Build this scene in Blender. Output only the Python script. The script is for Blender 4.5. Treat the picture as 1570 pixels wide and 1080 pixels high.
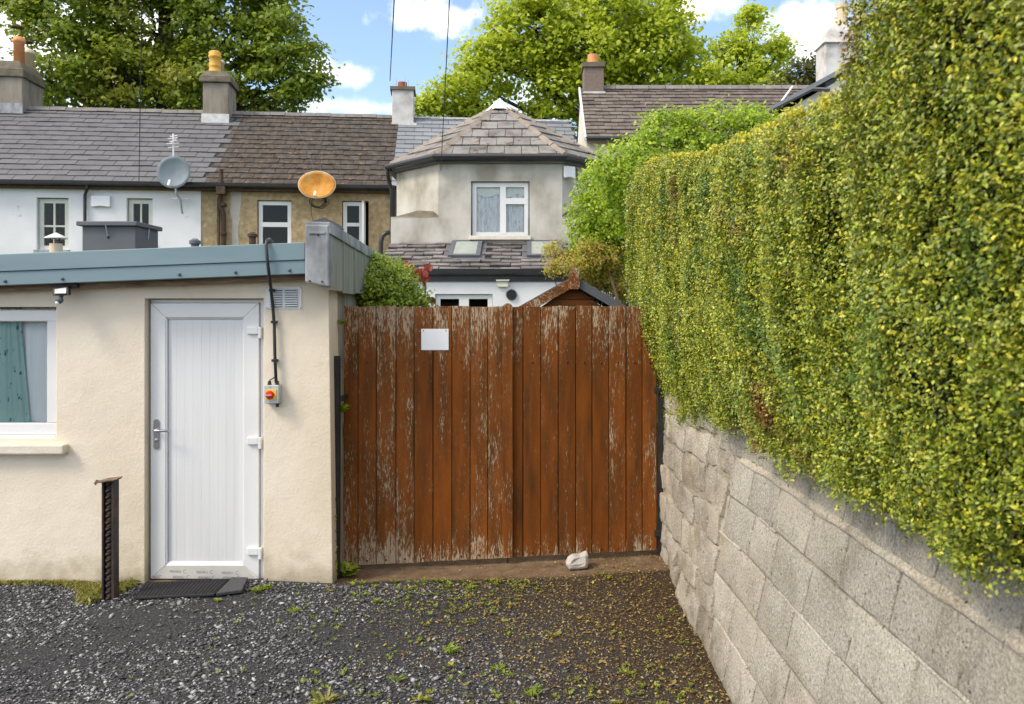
import bpy, math, random
import numpy as np
from mathutils import Vector, Matrix, noise as mnoise

for o in list(bpy.data.objects):
    bpy.data.objects.remove(o)
SC = bpy.context.scene
COL = SC.collection
R = math.radians

# ------------------------------------------------------------------ camera
F, CX, CY, CAMZ = 1250.0, 810.0, 480.0, 2.0      # focal length in photo pixels, axis point, eye height
cam = bpy.data.cameras.new('camera')
cam.sensor_width = 36.0
cam.lens = F / 1570 * 36
cam.shift_x = -(CX - 785) / 1570
cam.shift_y = -(540 - CY) / 1570
cam.clip_start = 0.05
cam.clip_end = 3000
cam.dof.use_dof = True
cam.dof.focus_distance = 7.0
cam.dof.aperture_fstop = 5.6
camo = bpy.data.objects.new('camera', cam)
COL.objects.link(camo)
camo.location = (0, 0, CAMZ)
camo.rotation_euler = (R(90), 0, 0)
SC.camera = camo

# ------------------------------------------------------------------ sky, sun, exposure
SUN_EL, SUN_AZ = 46.0, 240.0                     # azimuth clockwise from +Y: behind the camera, to the left
world = bpy.data.worlds.new('World')
SC.world = world
world.use_nodes = True
wt = world.node_tree
wt.nodes.clear()
def wn(t, **k):
    n = wt.nodes.new(t)
    for a, b in k.items():
        setattr(n, a, b)
    return n
sky = wn('ShaderNodeTexSky', sky_type='NISHITA')
sky.sun_disc = False
sky.sun_elevation = R(SUN_EL)
sky.sun_rotation = R(SUN_AZ)
sky.air_density = 1.0
sky.dust_density = 1.6
sky.ozone_density = 1.2
tc = wn('ShaderNodeTexCoord')
wnoise = wn('ShaderNodeTexNoise')
wnoise.inputs['Scale'].default_value = 26
wnoise.inputs['Detail'].default_value = 7
wnoise.inputs['Roughness'].default_value = 0.55
wt.links.new(tc.outputs['Generated'], wnoise.inputs['Vector'])
def wmath(op, a, b=None, clamp=False):
    n = wn('ShaderNodeMath', operation=op)
    n.use_clamp = clamp
    for i, x in enumerate((a, b)):
        if x is None: continue
        if isinstance(x, (int, float)): n.inputs[i].default_value = x
        else: wt.links.new(x, n.inputs[i])
    return n.outputs[0]
def cdir(px, py):
    v = Vector(((px - CX) / F, 1, (CY - py) / F)); v.normalize(); return v
cloud = None
# each cloud: direction, half width, half height (as angles), strength
CL = [(cdir(672, 26), .050, .017, 1.0), (cdir(640, 22), .030, .012, .9), (cdir(512, 112), .034, .014, .55), (cdir(1232, 42), .046, .025, .95),
      (cdir(1245, 75), .040, .016, .8), (cdir(1065, 8), .040, .016, .9), (cdir(560, 165), .10, .010, .3), (cdir(100, 60), .12, .06, .8),
      (cdir(900, 130), .10, .05, .5), (cdir(1700, 60), .18, .05, .8), (cdir(-350, 120), .2, .06, .8), (cdir(400, -420), .2, .08, .7), (cdir(1100, -520), .25, .1, .7)]
for d, a, b, s in CL:
    sub = wn('ShaderNodeVectorMath', operation='SUBTRACT'); wt.links.new(tc.outputs['Generated'], sub.inputs[0]); sub.inputs[1].default_value = d
    sc = wn('ShaderNodeVectorMath', operation='MULTIPLY'); wt.links.new(sub.outputs[0], sc.inputs[0]); sc.inputs[1].default_value = (1 / a, 1 / a, 1 / b)
    ln = wn('ShaderNodeVectorMath', operation='LENGTH'); wt.links.new(sc.outputs[0], ln.inputs[0])
    e = wmath('ADD', ln.outputs['Value'], wmath('MULTIPLY', wmath('SUBTRACT', wnoise.outputs[0], .5), 3.2))
    m = wn('ShaderNodeMapRange', interpolation_type='SMOOTHSTEP')
    wt.links.new(e, m.inputs[0])
    m.inputs[1].default_value = 1.45; m.inputs[2].default_value = .15; m.inputs[3].default_value = 0; m.inputs[4].default_value = s
    cloud = m.outputs[0] if cloud is None else wmath('MAXIMUM', cloud, m.outputs[0])
# unseen broken cloud added above the view, to whiten the sky's fill light
wn2 = wn('ShaderNodeTexNoise'); wn2.inputs['Scale'].default_value = 3.2; wn2.inputs['Detail'].default_value = 8; wt.links.new(tc.outputs['Generated'], wn2.inputs['Vector'])
mr = wn('ShaderNodeMapRange', interpolation_type='SMOOTHSTEP'); wt.links.new(wn2.outputs[0], mr.inputs[0]); mr.inputs[1].default_value = .40; mr.inputs[2].default_value = .56
sx_ = wn('ShaderNodeSeparateXYZ'); wt.links.new(tc.outputs['Generated'], sx_.inputs[0])
me_ = wn('ShaderNodeMapRange', interpolation_type='SMOOTHSTEP'); wt.links.new(sx_.outputs[2], me_.inputs[0]); me_.inputs[1].default_value = .38; me_.inputs[2].default_value = .55
cloud = wmath('MAXIMUM', cloud, wmath('MULTIPLY', mr.outputs[0], me_.outputs[0]))
mix = wn('ShaderNodeMixRGB')
wt.links.new(cloud, mix.inputs[0])
wt.links.new(sky.outputs[0], mix.inputs[1])
mix.inputs[2].default_value = (8.2, 7.7, 7.1, 1)
bg = wn('ShaderNodeBackground')
wt.links.new(mix.outputs[0], bg.inputs[0])
bg.inputs[1].default_value = 0.14
wo = wn('ShaderNodeOutputWorld')
wt.links.new(bg.outputs[0], wo.inputs[0])

sl = bpy.data.lights.new('sun', 'SUN')
sl.energy = 1.5
sl.angle = R(16)
sl.color = (1.0, .90, .76)
sun = bpy.data.objects.new('sun', sl)
COL.objects.link(sun)
az = R(SUN_AZ)
sd = Vector((math.sin(az) * math.cos(R(SUN_EL)), math.cos(az) * math.cos(R(SUN_EL)), math.sin(R(SUN_EL))))
sun.rotation_euler = (-sd).to_track_quat('-Z', 'Y').to_euler()
sun.location = sd * 60

SC.view_settings.view_transform = 'Standard'
SC.view_settings.look = 'None'
SC.view_settings.exposure = 1.05
SC.view_settings.gamma = 1
SC.render.engine = 'CYCLES'
SC.cycles.max_bounces = 6
SC.cycles.transparent_max_bounces = 8

# ------------------------------------------------------------------ helpers
def P(px, py, Y):
    return Vector(((px - CX) * Y / F, Y, CAMZ - (py - CY) * Y / F))
def PX(px, Y): return (px - CX) * Y / F
def PZ(py, Y): return CAMZ - (py - CY) * Y / F

INV = {}
def top(o, label, cat, group=None, kind=None):
    if label: o['label'] = label
    if cat: o['category'] = cat
    if group: o['group'] = group
    if kind: o['kind'] = kind
    return o
def root(name, label, cat, loc=(0, 0, 0), rz=0.0, group=None):
    o = bpy.data.objects.new(name, None)
    o.empty_display_size = .2
    COL.objects.link(o)
    o.location = loc
    o.rotation_euler = (0, 0, rz)
    INV[o] = (Matrix.Translation(Vector(loc)) @ Matrix.Rotation(rz, 4, 'Z')).inverted()
    return top(o, label, cat, group)
def rootof(o):
    while o.parent: o = o.parent
    return o
def link(name, me, mat=None, parent=None):
    o = bpy.data.objects.new(name, me)
    COL.objects.link(o)
    if mat and not me.materials: me.materials.append(mat)
    if parent: o.parent = parent
    return o

class MB:
    def __init__(s): s.v = []; s.f = []
    def add(s, vs, fs):
        b = len(s.v); s.v += [tuple(v) for v in vs]; s.f += [tuple(b + i for i in f) for f in fs]; return s
    def hexa(s, p):   # 4 bottom ccw, 4 top ccw
        return s.add(p, [(3, 2, 1, 0), (4, 5, 6, 7), (0, 1, 5, 4), (1, 2, 6, 5), (2, 3, 7, 6), (3, 0, 4, 7)])
    def box(s, x0, x1, y0, y1, z0, z1):
        return s.hexa([(x0, y0, z0), (x1, y0, z0), (x1, y1, z0), (x0, y1, z0), (x0, y0, z1), (x1, y0, z1), (x1, y1, z1), (x0, y1, z1)])
    def prism(s, pts, ext):
        n = len(pts); e = Vector(ext)
        vs = [Vector(p) for p in pts] + [Vector(p) + e for p in pts]
        return s.add(vs, [tuple(range(n))[::-1], tuple(range(n, 2 * n))] + [(i, (i + 1) % n, n + (i + 1) % n, n + i) for i in range(n)])
    def frustum(s, x0, x1, y0, y1, z0, a0, a1, b0, b1, z1):
        return s.hexa([(x0, y0, z0), (x1, y0, z0), (x1, y1, z0), (x0, y1, z0), (a0, b0, z1), (a1, b0, z1), (a1, b1, z1), (a0, b1, z1)])
    def tube(s, pts, r, n=8, cap=True):
        pts = [Vector(p) for p in pts]; m = len(pts)
        rs = r if isinstance(r, (list, tuple)) else [r] * m
        b = len(s.v); up = None
        for i, p in enumerate(pts):
            t = (pts[min(i + 1, m - 1)] - pts[max(i - 1, 0)]).normalized()
            if up is None:
                up = Vector((0, 0, 1)) if abs(t.z) < .9 else Vector((1, 0, 0))
            a = t.cross(up)
            if a.length < 1e-4: a = t.cross(Vector((0, 1, 0)))
            a.normalize(); c = a.cross(t).normalized(); up = c
            for k in range(n):
                q = 2 * math.pi * k / n
                s.v.append(tuple(p + a * (math.cos(q) * rs[i]) + c * (math.sin(q) * rs[i])))
        for i in range(m - 1):
            for k in range(n):
                s.f.append((b + i * n + k, b + i * n + (k + 1) % n, b + (i + 1) * n + (k + 1) % n, b + (i + 1) * n + k))
        if cap:
            s.f.append(tuple(b + k for k in range(n))[::-1]); s.f.append(tuple(b + (m - 1) * n + k for k in range(n)))
        return s
    def lathe(s, c, prof, n=16, axis='z'):
        b = len(s.v); c = Vector(c)
        for r, h in prof:
            for k in range(n):
                q = 2 * math.pi * k / n; x, y = r * math.cos(q), r * math.sin(q)
                d = (x, y, h) if axis == 'z' else (x, -h, y)      # axis 'y': h points to the camera
                s.v.append(tuple(c + Vector(d)))
        for i in range(len(prof) - 1):
            for k in range(n):
                s.f.append((b + i * n + k, b + i * n + (k + 1) % n, b + (i + 1) * n + (k + 1) % n, b + (i + 1) * n + k))
        s.f.append(tuple(b + k for k in range(n))[::-1]); s.f.append(tuple(b + (len(prof) - 1) * n + k for k in range(n)))
        return s
    def mesh(s, name, mat, smooth=False):
        me = bpy.data.meshes.new(name); me.from_pydata(s.v, [], s.f); me.update()
        if smooth: me.polygons.foreach_set('use_smooth', [True] * len(me.polygons))
        if mat: me.materials.append(mat)
        return me
    def build(s, name, mat, parent=None, local=False, smooth=False, bev=0.0, seg=2, disp=None):
        """coordinates are world ones, or the root's own when local; a top-level mesh gets its origin at its base"""
        loc = Vector((0, 0, 0))
        if disp:
            amp, sc = disp
            s.v = [tuple(Vector(p) + mnoise.noise_vector(Vector(p) * sc) * amp) for p in s.v]
        if parent is not None:
            if not local:
                iv = INV[rootof(parent)]; s.v = [tuple(iv @ Vector(p)) for p in s.v]
        else:
            a = np.array(s.v); loc = Vector(((a[:, 0].min() + a[:, 0].max()) / 2, (a[:, 1].min() + a[:, 1].max()) / 2, a[:, 2].min()))
            s.v = [tuple(Vector(p) - loc) for p in s.v]
        o = link(name, s.mesh(name, mat, smooth), None, parent)
        o.location = loc
        if parent is None: INV[o] = Matrix.Translation(loc).inverted()
        if bev:
            m = o.modifiers.new('bevel', 'BEVEL'); m.width = bev; m.segments = seg; m.limit_method = 'ANGLE'; m.angle_limit = R(35)
        return o

def wall_holes(mb, u0, u1, w0, w1, holes, v0, v1, topf=None):
    """upright wall slab facing -v with rectangular openings (u0,u1,w0,w1)"""
    us = sorted({u0, u1, *[h[0] for h in holes], *[h[1] for h in holes]})
    ws = sorted({w0, w1, *[h[2] for h in holes], *[h[3] for h in holes]})
    idx = {}
    def vid(i, j, k):
        if (i, j, k) not in idx:
            idx[(i, j, k)] = len(mb.v)
            w = ws[j]
            if topf and j == len(ws) - 1: w = topf(us[i])
            mb.v.append((us[i], v1 if k else v0, w))
        return idx[(i, j, k)]
    def solid(i, j):
        if not (0 <= i < len(us) - 1 and 0 <= j < len(ws) - 1): return False
        a, b = (us[i] + us[i + 1]) / 2, (ws[j] + ws[j + 1]) / 2
        return not any(h[0] < a < h[1] and h[2] < b < h[3] for h in holes)
    for i in range(len(us) - 1):
        for j in range(len(ws) - 1):
            if not solid(i, j): continue
            mb.f.append((vid(i, j, 0), vid(i + 1, j, 0), vid(i + 1, j + 1, 0), vid(i, j + 1, 0)))
            mb.f.append((vid(i, j, 1), vid(i, j + 1, 1), vid(i + 1, j + 1, 1), vid(i + 1, j, 1)))
            if not solid(i - 1, j): mb.f.append((vid(i, j, 0), vid(i, j + 1, 0), vid(i, j + 1, 1), vid(i, j, 1)))
            if not solid(i + 1, j): mb.f.append((vid(i + 1, j, 0), vid(i + 1, j, 1), vid(i + 1, j + 1, 1), vid(i + 1, j + 1, 0)))
            if not solid(i, j - 1): mb.f.append((vid(i, j, 0), vid(i, j, 1), vid(i + 1, j, 1), vid(i + 1, j, 0)))
            if not solid(i, j + 1): mb.f.append((vid(i, j + 1, 0), vid(i + 1, j + 1, 0), vid(i + 1, j + 1, 1), vid(i, j + 1, 1)))
    return mb

# ------------------------------------------------------------------ materials
def newmat(name):
    m = bpy.data.materials.new(name); m.use_nodes = True
    nt = m.node_tree; nt.nodes.clear()
    out = nt.nodes.new('ShaderNodeOutputMaterial'); bs = nt.nodes.new('ShaderNodeBsdfPrincipled')
    nt.links.new(bs.outputs[0], out.inputs[0])
    return m, nt, bs, out
class NT:
    def __init__(s, nt): s.nt = nt
    def n(s, t, **k):
        x = s.nt.nodes.new(t)
        for a, b in k.items(): setattr(x, a, b)
        return x
    def put(s, sock, v):
        if v is None: return
        if isinstance(v, bpy.types.NodeSocket): s.nt.links.new(v, sock)
        elif isinstance(v, (tuple, list)) and len(v) == 3 and sock.type == 'RGBA': sock.default_value = (*v, 1)
        else: sock.default_value = v
    def pos(s, scale=(1, 1, 1), obj=False):
        src = s.n('ShaderNodeTexCoord').outputs['Object'] if obj else s.n('ShaderNodeNewGeometry').outputs['Position']
        mp = s.n('ShaderNodeMapping'); s.nt.links.new(src, mp.inputs[0]); mp.inputs['Scale'].default_value = scale
        return mp.outputs[0]
    def noise(s, vec, scale, detail=5, rough=.55):
        x = s.n('ShaderNodeTexNoise'); s.nt.links.new(vec, x.inputs['Vector'])
        x.inputs['Scale'].default_value = scale; x.inputs['Detail'].default_value = detail; x.inputs['Roughness'].default_value = rough
        return x.outputs[0]
    def ramp(s, fac, stops):
        x = s.n('ShaderNodeValToRGB'); s.nt.links.new(fac, x.inputs[0]); e = x.color_ramp.elements
        while len(e) < len(stops): e.new(.5)
        for el, (p, c) in zip(e, stops):
            el.position = p; el.color = (c, c, c, 1) if isinstance(c, (int, float)) else (*c, 1)
        return x.outputs[0]
    def mix(s, f, a, b, mode='MIX'):
        x = s.n('ShaderNodeMixRGB', blend_type=mode); s.put(x.inputs[0], f); s.put(x.inputs[1], a); s.put(x.inputs[2], b); return x.outputs[0]
    def math(s, op, a, b=0.0, clamp=False):
        x = s.n('ShaderNodeMath', operation=op); x.use_clamp = clamp; s.put(x.inputs[0], a); s.put(x.inputs[1], b); return x.outputs[0]
    def rng(s, v, a, b, c=0.0, d=1.0):
        x = s.n('ShaderNodeMapRange'); s.put(x.inputs[0], v); x.inputs[1].default_value = a; x.inputs[2].default_value = b; x.inputs[3].default_value = c; x.inputs[4].default_value = d; return x.outputs[0]
    def xyz(s, axis):
        x = s.n('ShaderNodeSeparateXYZ'); s.nt.links.new(s.n('ShaderNodeNewGeometry').outputs['Position'], x.inputs[0]); return x.outputs[axis]
    def orand(s): return s.n('ShaderNodeObjectInfo').outputs['Random']
    def island(s): return s.n('ShaderNodeNewGeometry').outputs['Random Per Island']
    def val(s, col, v):
        x = s.n('ShaderNodeHueSaturation'); s.put(x.inputs['Value'], v); s.put(x.inputs['Color'], col); return x.outputs[0]
    def bump(s, bs, h, strength, dist=.01):
        x = s.n('ShaderNodeBump'); x.inputs['Strength'].default_value = strength; x.inputs['Distance'].default_value = dist
        s.nt.links.new(h, x.inputs['Height']); s.nt.links.new(x.outputs[0], bs.inputs['Normal'])

def M(name, cols, scale=4, rough=.8, bump=0, bscale=40, bdist=.01, stretch=(1, 1, 1), rnd=0.0, metal=0.0, spec=.3, speck=None, obj=False, detail=6):
    """noise-mottled surface; cols = stops of a ramp, rnd = brightness spread from object to object, speck = (colour, scale, threshold)"""
    m, nt, bs, out = newmat(name); N = NT(nt)
    p = N.pos(stretch, obj)
    if len(cols) == 1: c = N.mix(0.0, cols[0], cols[0])
    else:
        k = len(cols); c = N.ramp(N.noise(p, scale, detail), [(.3 + .4 * i / (k - 1), q) for i, q in enumerate(cols)])
    if speck:
        sc, ss, th = speck
        f = N.rng(N.noise(p, ss, 4), th, th + .06); c = N.mix(f, c, sc)
    if rnd: c = N.val(c, N.rng(N.orand(), 0, 1, 1 - rnd, 1 + rnd))
    N.put(bs.inputs['Base Color'], c)
    bs.inputs['Roughness'].default_value = rough; bs.inputs['Metallic'].default_value = metal; bs.inputs['Specular IOR Level'].default_value = spec
    if bump: N.bump(bs, N.noise(p, bscale, 5, .6), bump, bdist)
    return m

def leafmat(name, cols, patch=None, pscale=2.0, pth=(.5, .62), trans=.3, rough=.5, patch2=None, spec=.35):
    m, nt, bs, out = newmat(name); N = NT(nt)
    k = len(cols)
    c = N.ramp(N.island(), [(i / max(1, k - 1), q) for i, q in enumerate(cols)])
    if patch: c = N.mix(N.math('MULTIPLY', N.rng(N.noise(N.pos(), pscale, 3), *pth), .85), c, patch)
    if patch2:
        col, sc, a, b = patch2; c = N.mix(N.math('MULTIPLY', N.rng(N.noise(N.pos((1, 1, .6)), sc, 4), a, b), .9), c, col)
    c = N.val(c, N.rng(N.noise(N.pos(), 30, 2), .3, .7, .58, 1.36))  # clump-sized value swing: shadow contrast put into the leaf colour
    N.put(bs.inputs['Base Color'], c); bs.inputs['Roughness'].default_value = rough; bs.inputs['Specular IOR Level'].default_value = spec
    tr = N.n('ShaderNodeBsdfTranslucent'); N.put(tr.inputs[0], N.val(c, 1.5))
    mx = N.n('ShaderNodeMixShader'); mx.inputs[0].default_value = trans
    nt.links.new(bs.outputs[0], mx.inputs[1]); nt.links.new(tr.outputs[0], mx.inputs[2]); nt.links.new(mx.outputs[0], out.inputs[0])
    return m

def glassmat(name, tint=(.9, .95, .95), refl=.0):
    m, nt, bs, out = newmat(name); N = NT(nt)
    t = N.n('ShaderNodeBsdfTransparent'); N.put(t.inputs[0], tint)
    g = N.n('ShaderNodeBsdfGlossy'); g.inputs['Roughness'].default_value = .02
    fr = N.n('ShaderNodeFresnel'); fr.inputs[0].default_value = 1.28
    mx = N.n('ShaderNodeMixShader'); nt.links.new(N.math('ADD', fr.outputs[0], refl, True), mx.inputs[0])
    nt.links.new(t.outputs[0], mx.inputs[1]); nt.links.new(g.outputs[0], mx.inputs[2]); nt.links.new(mx.outputs[0], out.inputs[0])
    return m

MT = {}
MT['glass'] = glassmat('window_glass', (.96, .97, .97), .0)
MT['white_pvc'] = M('white_pvc', [(.68, .68, .67), (.74, .74, .73)], 2, .35, spec=.4)
MT['door_board'] = M('door_board', [(.655, .655, .65), (.705, .705, .70)], 3, .4, stretch=(8, 8, .4), spec=.4)
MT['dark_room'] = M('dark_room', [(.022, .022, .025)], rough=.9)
MT['white_render'] = M('white_render', [(.66, .66, .67), (.76, .76, .77)], 1.2, .9, .25, 50, speck=((.5, .5, .46), 3, .68))
MT['cream_house'] = M('cream_house', [(.62, .58, .46), (.72, .69, .58)], 2, .9, .3, 60)
MT['pebbledash'] = M('pebbledash', [(.29, .21, .115), (.40, .30, .17), (.50, .40, .26)], 9, .95, .9, 45, .02, detail=8)
MT['patch_render'] = M('patch_render', [(.42, .39, .34), (.5, .46, .4)], 6, .9, .3, 40)
MT['bay_render'] = M('bay_render', [(.31, .28, .225), (.43, .40, .34), (.53, .50, .44), (.58, .555, .50)], 1.9, .9, .25, 30, stretch=(1, 1, .7), detail=10)
MT['slate_grey'] = M('slate_grey', [(.105, .104, .108), (.13, .128, .133)], 3, .6, .1, 30, rnd=.09, spec=.3)
MT['slate_blue'] = M('slate_blue', [(.15, .165, .18), (.20, .21, .23)], 3, .55, rnd=.12, spec=.4)
MT['tile_brown'] = M('tile_brown', [(.038, .031, .026), (.070, .057, .047), (.105, .088, .075)], 5, .9, .6, 60, rnd=.07, speck=((.2, .16, .11), 14, .66))
MT['tile_right'] = M('tile_right', [(.10, .08, .07), (.17, .14, .12)], 3, .9, .5, 60, rnd=.2)
MT['bay_tile'] = M('bay_tile', [(.12, .108, .095), (.20, .188, .175), (.24, .228, .215)], 3, .85, .3, 50, rnd=.14, speck=((.10, .075, .05), 5, .6))
MT['bay_hip'] = M('bay_hip', [(.20, .165, .13), (.28, .23, .19)], 4, .85, .3, 50, rnd=.12)
MT['lean_slate'] = M('lean_slate', [(.09, .078, .072), (.165, .148, .14), (.23, .21, .20)], 4, .7, .3, 40, rnd=.3, speck=((.05, .045, .035), 7, .62))
MT['ridge'] = M('ridge', [(.16, .15, .14), (.24, .22, .2)], 6, .9, .3, 50, rnd=.12)
MT['deck'] = M('roof_deck', [(.03, .028, .026), (.045, .04, .038)], 3, .9)
MT['chim'] = M('chimney_render', [(.16, .135, .105), (.24, .21, .17), (.30, .27, .22)], 2.5, .95, .4, 40, stretch=(2, 2, .5))
MT['chim_cap'] = M('chimney_cap', [(.10, .085, .06), (.19, .165, .12)], 5, .95, .6, 40)
MT['chim_white'] = M('chimney_white', [(.36, .34, .31), (.55, .53, .50), (.66, .65, .63)], 3, .9, .2, 40)
MT['chim_brown'] = M('chimney_brown', [(.16, .12, .095), (.24, .19, .155)], 20, .95, .6, 60)
MT['pot_orange'] = M('pot_orange', [(.62, .24, .09), (.72, .33, .14)], 6, .7)
MT['pot_yellow'] = M('pot_yellow', [(.62, .33, .05), (.70, .40, .08)], 6, .6)
MT['pot_cream'] = M('pot_cream', [(.55, .45, .3), (.66, .56, .4)], 8, .8)
MT['pot_red'] = M('pot_red', [(.28, .075, .045), (.36, .11, .07)], 8, .8)
MT['lead'] = M('lead', [(.17, .175, .185), (.29, .30, .31), (.40, .41, .42)], 9, .6, .2, 30, metal=.1, stretch=(1, 1, .5))
MT['flash_white'] = M('flashing_white', [(.5, .5, .48), (.68, .68, .66)], 8, .6)
MT['black_pvc'] = M('black_pvc', [(.018, .018, .02), (.03, .03, .032)], 6, .4, spec=.5)
MT['iron_brown'] = M('iron_brown', [(.05, .032, .022), (.10, .065, .042)], 8, .8, .3, 60)
MT['cream_render'] = None
MT['dish_grey'] = M('dish_grey', [(.15, .19, .215), (.19, .23, .255)], 5, .5)
MT['dish_rust'] = M('dish_rust', [(.42, .15, .025), (.62, .29, .045), (.55, .40, .22)], 3.5, .7, .2, 60, obj=True)
MT['dish_rim'] = M('dish_rim', [(.5, .44, .36), (.62, .58, .5)], 9, .6)
MT['steel'] = M('galvanised', [(.38, .39, .4), (.5, .51, .52)], 14, .4, metal=.6)
MT['chrome'] = M('handle_metal', [(.42, .42, .43), (.5, .5, .51)], 14, .25, metal=.9)
MT['fascia'] = M('fascia_metal', [(.16, .235, .26), (.195, .275, .30)], 2, .45, .04, 20, stretch=(.6, 1, 3), spec=.4)
MT['seam_metal'] = M('seam_metal', [(.19, .20, .165), (.28, .29, .245), (.33, .34, .29)], 5, .6, stretch=(3, 3, .35), metal=.2)
MT['timber_old'] = M('timber_old', [(.09, .06, .04), (.2, .14, .09), (.3, .22, .15)], 4, .9, .4, 40, stretch=(1, 1, 6))
MT['side_wall'] = M('side_wall', [(.2, .18, .14), (.33, .30, .24), (.40, .37, .30)], 6, .9, .3, 40, stretch=(3, 3, .3))
MT['box_grey'] = M('box_grey', [(.095, .10, .11), (.12, .125, .135)], 3, .6)
MT['cream_paint'] = M('sill_paint', [(.62, .55, .44), (.72, .66, .56)], 12, .8, .3, 60)
MT['black_metal'] = M('black_metal', [(.015, .015, .017), (.035, .032, .03)], 12, .5, .2, 60)
MT['rust_post'] = M('rust_post', [(.018, .016, .016), (.04, .03, .026), (.09, .045, .028)], 9, .6, .4, 70, stretch=(1, 1, .6))
MT['rubber'] = M('rubber_mat', [(.018, .018, .02), (.035, .035, .038)], 40, .8, .6, 160)
MT['rubber_grey'] = M('mat_grey', [(.05, .052, .056), (.08, .082, .088)], 60, .85, .5, 180)
MT['switch_grey'] = M('switch_grey', [(.42, .44, .42), (.48, .5, .48)], 9, .5)
MT['yellow'] = M('switch_yellow', [(.72, .45, .06), (.78, .52, .08)], 9, .5)
MT['red'] = M('switch_red', [(.55, .02, .012), (.62, .03, .015)], 9, .4)
MT['white'] = M('white_plastic', [(.74, .75, .77), (.8, .81, .82)], 5, .4)
MT['print'] = M('print_grey', [(.26, .26, .27)], rough=.6)
MT['lens'] = M('lamp_lens', [(.34, .36, .35), (.45, .46, .43)], 30, .35, spec=.4)
MT['hole'] = M('shade_black', [(.01, .01, .01)], rough=.9)
MT['bark'] = M('bark', [(.035, .028, .02), (.075, .06, .045)], 8, .95, .6, 30)
MT['twig'] = M('twig', [(.06, .04, .025), (.12, .08, .05)], 30, .9)
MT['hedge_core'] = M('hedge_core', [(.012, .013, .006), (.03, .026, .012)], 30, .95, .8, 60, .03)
MT['rock'] = M('pale_rock', [(.36, .33, .29), (.5, .47, .42), (.58, .55, .5)], 12, .9, .5, 60, obj=True)
MT['shed_wood'] = None
MT['felt'] = M('roof_felt', [(.07, .075, .08), (.12, .125, .13)], 90, .95, .5, 200)
MT['curtain_teal'] = M('curtain_teal', [(.30, .46, .42), (.42, .58, .53)], 3, .9, stretch=(1, 1, .4), speck=((.06, .12, .11), 30, .62))
MT['curtain_white'] = M('curtain_white', [(.74, .76, .75), (.84, .85, .84)], 3, .9, stretch=(6, 6, .2))
MT['lace'] = M('lace', [(.50, .51, .52), (.78, .79, .79), (.86, .86, .86)], 20, .9, stretch=(1.2, 1, .25), speck=((.25, .26, .27), 34, .63))
MT['blind'] = M('blind', [(.76, .78, .70), (.82, .84, .76)], 4, .9)
MT['wire'] = M('wire', [(.03, .03, .032)], rough=.6)
MT['sage'] = M('sage_paint', [(.55, .56, .49), (.62, .63, .56)], 5, .6)
MT['moss'] = M('roof_moss', [(.08, .06, .035), (.17, .105, .055), (.26, .19, .12)], 5, .95, .5, 80)
MT['moss_floor'] = M('floor_moss', [(.10, .10, .03), (.2, .17, .06)], 8, .95)

# cream render on the outbuilding: fine pimply relief, damp dirt in a ragged band at the foot
def mk_cream():
    m, nt, bs, out = newmat('cream_render'); N = NT(nt)
    c = N.ramp(N.noise(N.pos((1, 1, .7)), 1.6, 6), [(.3, (.68, .585, .445)), (.5, (.735, .64, .505)), (.7, (.76, .675, .55))])
    low = N.math('ADD', N.rng(N.xyz(2), .42, .0), N.math('MULTIPLY', N.math('SUBTRACT', N.noise(N.pos((1, 1, 1)), 7, 6), .5), 1.6))
    c = N.mix(N.rng(low, .45, 1.05, 0, .75), c, (.38, .315, .21))
    blot = N.rng(N.noise(N.pos((1.0, 1, .55)), 2.1, 7, .65), .60, .75, 0, .45)
    c = N.mix(blot, c, (.56, .47, .31))
    N.put(bs.inputs['Base Color'], c); bs.inputs['Roughness'].default_value = .9; bs.inputs['Specular IOR Level'].default_value = .2
    h = N.math('ADD', N.math('MULTIPLY', N.noise(N.pos(), 5, 4), 1.4), N.math('MULTIPLY', N.noise(N.pos(), 55, 5, .6), .5))
    N.bump(bs, h, .30, .02)
    return m
MT['cream_render'] = mk_cream()

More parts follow.
